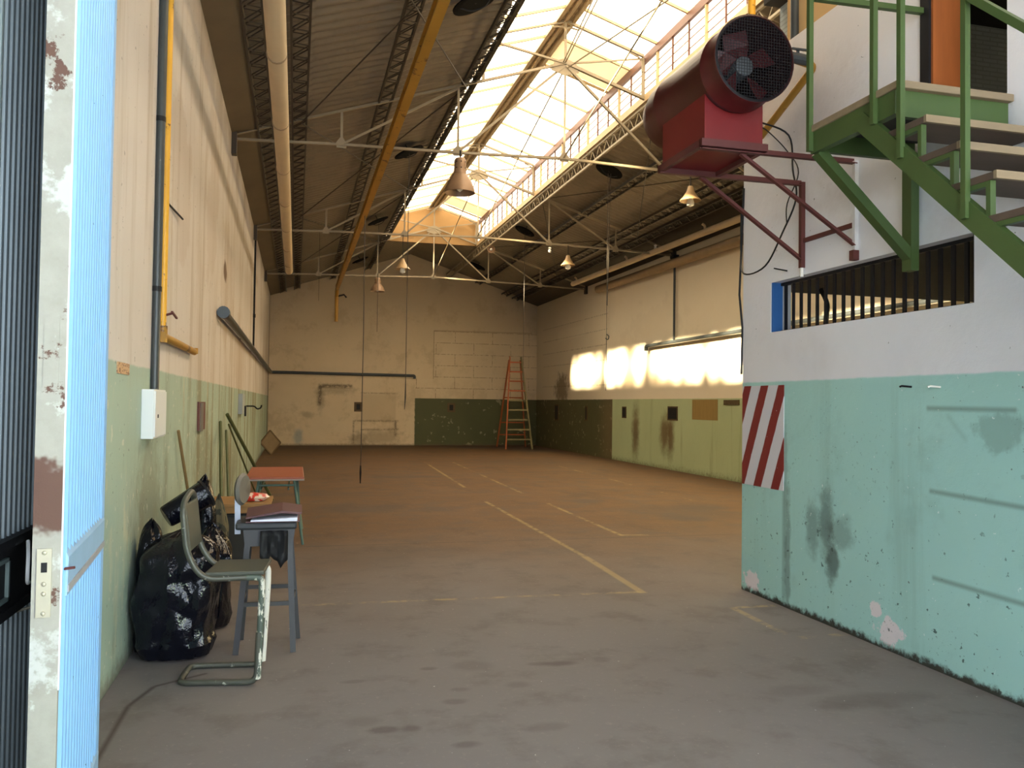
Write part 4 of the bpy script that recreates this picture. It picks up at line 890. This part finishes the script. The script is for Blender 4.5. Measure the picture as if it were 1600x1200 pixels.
m_stool = paint('stool_grey_paint', L(60, 60, 62), .5, .1, .2, 8)
t = thing('high_stool', 'tall dark grey stool with small backrest, holding folders', 'stool', (-.13, 4.83, 0))
sx0, sx1, sy0, sy1, sz = -.25, -.0, 4.72, 4.93, .66
feet = [(-.285, 4.69), (.012, 4.68), (.036, 4.95), (-.275, 4.98)]; tops = [(sx0+.02, sy0), (sx1-.02, sy0), (sx1-.02, sy1), (sx0+.02, sy1)]
for (fx, fy), (tx, ty) in zip(feet, tops):
    MB().bar((fx, fy, .0), (tx, ty, sz), .03, .03).build('leg', m_stool, t)
def lerp2(k, z_):
    return Vector((feet[k][0], feet[k][1], 0)).lerp(Vector((tops[k][0], tops[k][1], sz)), z_/sz)
for a, b, z_ in ((0, 1, .26), (1, 2, .27), (2, 3, .30), (3, 0, .27)):
    MB().bar(lerp2(a, z_), lerp2(b, z_), .018, .022).build('stretcher', m_stool, t)
MB().prism([(sx0-.0, .57), (sx1+.0, .57), (sx1+.01, sz), (sx0-.01, sz)], sy0-.02, sy1+.02, 1).build('apron', m_stool, t)
MB().box(-.30, .02, 4.68, 4.96, .66, .70).build('seat', paint('stool_seat_vinyl', L(44, 46, 48), .5), t, bevel=.012)
MB().bar((-.295, 4.82, .62), (-.30, 4.83, .84), .03, .008).build('back_support', paint('stool_bracket', L(120, 124, 130), .3, .7), t)
m = MB(); vs = []; fs = []
for i in range(21):
    a = 2*PI*i/20
m.lathe((0, 0, 0), [(0, -.014), (.85, -.014), (1, 0), (.85, .014), (0, .014)], 24)
m.v = [(-.275+v[2]*1.0+v[1]*.13*.22, 4.83+v[1]*.12-v[2]*.3, .865+v[0]*.09) for v in m.v]
m.build('backrest', paint('stool_back_grey', L(92, 90, 84), .6), t, True)
m = MB(); random.seed(3)
vs = []; fs = []
for i in range(9):
    for j in range(6):
        x_ = -.17+i*.018; z_ = .655-j*.028-.035*math.sin(i*1.1)*(j/5); vs.append((x_, 4.675-.012*math.sin(i*1.9+j*.5), z_-(.02 if 3 < i < 7 else 0)*j/2))
for i in range(8):
    for j in range(5): a = i*6+j; fs.append((a, a+1, a+7, a+6))
m._add(vs, fs); o = m.build('torn_cover', m_black, t, True); md = o.modifiers.new('solid', 'SOLIDIFY'); md.thickness = .003
# folders and papers on the stool
m_mar = paint('maroon_card', L(84, 52, 54), .55, 0, .15, 10)
t = thing('folder', 'maroon folder bulging with white papers on the high stool', 'folder', (-.12, 4.8, .70))
MB().box(-.245, .035, 4.66, 4.93, .702, .708).build('lower_cover', m_mar, t)
m = MB(); m._add([(-.22, 4.65, .709), (.02, 4.64, .709), (.025, 4.9, .709), (-.2, 4.9, .709), (-.22, 4.65, .716), (.02, 4.64, .728), (.025, 4.9, .728), (-.2, 4.9, .722)], [(3, 2, 1, 0), (4, 5, 6, 7), (0, 1, 5, 4), (1, 2, 6, 5), (2, 3, 7, 6), (3, 0, 4, 7)])
g = G('white_paper'); m_paper = g.done((.72, .74, .85), .7); m.build('papers', m_paper, t)
m = MB(); m._add([(-.245, 4.66, .722), (-.06, 4.65, .752), (.04, 4.66, .742), (.04, 4.93, .752), (-.06, 4.93, .765), (-.25, 4.93, .74)]+[(-.245, 4.66, .730), (-.06, 4.65, .764), (.045, 4.66, .752), (.045, 4.93, .762), (-.06, 4.93, .778), (-.25, 4.93, .75)],
    [(0, 1, 4, 5), (1, 2, 3, 4), (6, 11, 10, 7), (7, 10, 9, 8), (0, 6, 7, 1), (1, 7, 8, 2), (2, 8, 9, 3), (3, 9, 10, 4), (4, 10, 11, 5), (5, 11, 6, 0)]); m.build('upper_cover', m_mar, t)

# bin bags
g = G('black_plastic'); v = g.noise(9, 4, .6, g.obj()); vo = g.add('ShaderNodeTexVoronoi', feature='DISTANCE_TO_EDGE'); g.l.new(g.vscale(g.obj(), (1, 1, .6)), vo.inputs['Vector']); vo.inputs['Scale'].default_value = 6
h_ = g.M('ADD', g.M('MULTIPLY', g.M('MINIMUM', vo.outputs[0], .25), 1.4), v); g.bump(h_, .55, .03); m_plastic = g.done((.003, .0035, .007), .17, 0, .32)
def bag(name, label, cx, cy, rx, ry, h, seed, knot=(0, 0), grp='black rubbish bags', waist=.75, lean=0, full=0):
    m = MB(); nu, nv = 64, 40; vs = []; fs = []
    for j in range(nv+1):
        f_ = j/nv; 
        prof = (.0 if j == 0 else (.80+.2*min(1, f_/.14)) if f_ < .14 else 1-.06*math.sin(f_*5) if f_ < .62 else max(.02, (1-((f_-.62)/.38)**(4.5 if full else 2.2))*.97))
        if j == nv: prof = .01
        for i in range(nu):
            a = 2*PI*i/nu; sq = 1/max(abs(math.cos(a))**4+abs(math.sin(a))**4, 1e-6)**.25
            p = Vector((math.cos(a)*sq, math.sin(a)*sq, f_*2.4))
            n_ = mnoise.noise(p*1.3+Vector((seed, 0, 0)))*.14+abs(mnoise.noise(Vector((p.x*2.6, p.y*2.6, p.z*1.2))+Vector((0, seed, 0))))*.18+abs(mnoise.noise(Vector((p.x*6, p.y*6, p.z*2.2))+Vector((seed, seed, 0))))*.06-.08
            r_ = prof*(1+n_); x_ = cx+rx*r_*math.cos(a)*sq*.92+knot[0]*f_**3+lean*f_; y_ = cy+ry*r_*math.sin(a)*sq*.92+knot[1]*f_**3
            z_ = h*f_*(1+.05*mnoise.noise(p*2+Vector((seed, 3, 1)))) if j else 0.0
            vs.append((max(x_, XL+.008), y_, max(0, z_)))
    for j in range(nv):
        for i in range(nu): fs.append((j*nu+i, j*nu+(i+1) % nu, (j+1)*nu+(i+1) % nu, (j+1)*nu+i))
    fs.append(tuple(range(nu))[::-1]); m._add(vs, fs); return m
t = thing('rubbish_bag', 'large black plastic rubbish bag against the green wall', 'bag', (-.62, 4.78, 0), 'black rubbish bags')
m = bag('', '', -.60, 4.80, .225, .27, .655, 2.3, knot=(.03, 0), full=1); m.build('sack', m_plastic, t, True)
q = bag('', '', -.745, 4.84, .075, .10, .70, 5.1, knot=(.01, 0), full=1); q.build('tied_top', m_plastic, t, True)
t = thing('rubbish_bag', 'smaller black rubbish bag half hidden behind the cantilever chair', 'bag', (-.42, 5.3, 0), 'black rubbish bags')
bag('', '', -.47, 5.35, .13, .2, .60, 8.2).build('sack', m_plastic, t, True)
t = thing('rubbish_bag', 'upright black bag top rising behind the chair beside the tilted bin', 'bag', (-.6, 5.9, 0), 'black rubbish bags')
bag('', '', -.60, 5.85, .11, .16, .86, 11.7, knot=(.03, 0)).build('sack', m_plastic, t, True)
g = G('camouflage_cloth'); c = g.mix(g.smooth(g.noise(16, 2), .48, .52), (.10, .085, .045), (.03, .032, .02)); m_camo = g.done(c, .8)
t = bag('', '', -.49, 5.92, .07, .10, .72, 15.1).build('sack', m_camo, None, True); tag(t, 'brown and black patterned sack leaning behind the chair', 'sack')
# tilted black bin
t = thing('bin', 'black plastic bin tipped on its side on top of the bags', 'bin', (-.66, 5.35, .6))
m = MB(); ax = Vector((.33, .12, .2)).normalized(); c0 = Vector((-.74, 5.35, .65)); c1 = c0+ax*.27
m.tube([c0, c0+ax*.01, c1], [.062, .068, .085], 20, False); m.tube([c0-ax*.001, c0], [.001, .062], 20, False); m.build('body', m_plastic, t, True)
m = MB(); m.tube([c1-ax*.01, c1+ax*.006], .09, 20, False); m.build('rim', m_black, t, True)
# small wooden table, speaker-like black box, snack bag
m_tan = wood('tan_table_wood', L(140, 104, 60), 'x')
t = thing('side_table', 'low brown wooden table behind the high stool', 'table', (-.5, 7.5, 0))
MB().box(-.74, -.18, 7.25, 7.85, .475, .50).build('top', m_tan, t, bevel=.003); MB().box(-.72, -.2, 7.27, 7.29, .42, .475).build('apron', m_tan, t)
for x_ in (-.72, -.22):
    for y_ in (7.29, 7.81): MB().box(x_-.018, x_+.018, y_-.018, y_+.018, 0, .475).build('leg', m_tan, t)
t = thing('loudspeaker', 'black box standing on the floor under the low wooden table', 'box', (-.5, 7.4, 0))
MB().box(-.66, -.36, 7.32, 7.6, 0.005, .41).build('body', m_black, t, bevel=.008); MB().box(-.64, -.38, 7.312, 7.322, .04, .38).build('front_panel', m_slab, t)
g = G('red_white_wrapper'); c = g.mix(g.smooth(g.noise(14, 3, .6, g.obj()), .47, .53), (.55, .05, .03), (.75, .6, .48)); m_wrap = g.done(c, .3)
m = MB(); m.lathe((-.3, 7.45, .535), [(0, -.033), (.08, -.03), (.115, 0), (.09, .025), (0, .04)], 24); m.v = [(-.33+(v[0]+.3)*1.15, 7.45+(v[1]-7.45)*.7, v[2]+.006*mnoise.noise(Vector(v)*30)) for v in m.v]
tag(m.build('snack_bag', m_wrap, None, True), 'crumpled red and white wrapper on the low wooden table', 'bag')
# small dark shoe-like item on table edge
# school desk
m_otop = wood('orange_laminate', L(150, 80, 56), 'x', .15, .45); m_dleg = paint('desk_green_paint', L(88, 112, 100), .5, .1, .2, 8)
t = thing('school_desk', 'orange topped school desk with green tube legs near the left wall', 'desk', (-.18, 8.6, 0))
MB().box(-.44, .09, 8.05, 9.3, .625, .65).build('desktop', m_otop, t, bevel=.008); MB().box(-.442, .092, 8.045, 9.305, .615, .628).build('edge_band', paint('grey_edge', L(140, 130, 120)), t)
for y_ in (8.15, 9.15):
    for (a, b) in ((-.32, -.42), (.0, .09)):
        MB().tube([(a, y_+.05, .615), (b, y_, .0)], .013, 8).build('leg', m_dleg, t, True)
    MB().tube([(-.33, y_+.04, .56), (.0, y_+.04, .56)], .01, 8).build('stretcher', m_dleg, t, True)
m = MB(); m.tube([(-.3, 8.2, .52), (-.3, 9.15, .52)], .008, 6); m.tube([(-.05, 8.2, .52), (-.05, 9.15, .52)], .008, 6); m.tube([(.03, 8.16, .6), (.075, 8.5, .05)], .011, 8); m.build('book_rack', m_dleg, t)
# rods leaning on the wall
m_rod = paint('green_rod', L(78, 84, 50), .5, .2, .3, 8); m_stick = wood('broom_handle', L(120, 96, 60), 'z')
def lean(p, q, r, label, mat, name='rod'):
    o = MB().tube([p, q], r, 8).build(name, mat, None, True); tag(o, label, 'rod', 'rods leaning on the left wall')
lean((-.80, 6.3, 1.135), (-.70, 7.0, .0), .011, 'brown broomstick leaning on the wall above the rubbish bags', m_stick, 'broomstick')
lean((-.79, 10.5, 1.19), (-.28, 11.9, .0), .022, 'thickest dark rod slanting behind the orange desk', m_rod)
lean((-.80, 10.9, 1.06), (-.50, 12.3, .0), .012, 'thin rod slanting below the thickest one', m_rod)
lean((-.79, 9.6, 1.12), (-.62, 7.95, .0), .018, 'green upright rod standing left of the stool backrest', m_rod)
lean((-.79, 10.4, 1.0), (-.62, 8.9, .0), .014, 'short green upright rod behind the stool backrest', m_rod)
# board in the far left corner
t = thing('leaning_board', 'small pale framed board tilted in the far left corner', 'board', (-.65, 21.8, 0))
m = MB(); cc = Vector((-.60, 22.0, .27)); a = Vector((.13, .1, -.16)); b = Vector((.11, .1, .15)); n_ = Vector((-.1, .35, .05)).normalized()*.02
vs = [cc+a*s+b*u_+n_*k for k in (-1, 1) for s, u_ in ((-1, -1), (1, -1), (1, 1), (-1, 1))]
zmin = min(v.z for v in vs); vs = [v-Vector((0, 0, zmin)) for v in vs]
m._add(vs, [(3, 2, 1, 0), (4, 5, 6, 7), (0, 1, 5, 4), (1, 2, 6, 5), (2, 3, 7, 6), (3, 0, 4, 7)]); m.build('panel', paint('board_pale', L(112, 94, 68)), t)
m = MB()
for i in range(4): m.bar(vs[i], vs[(i+1) % 4], .03, .03)
m.build('frame', paint('board_frame', L(90, 70, 44)), t)
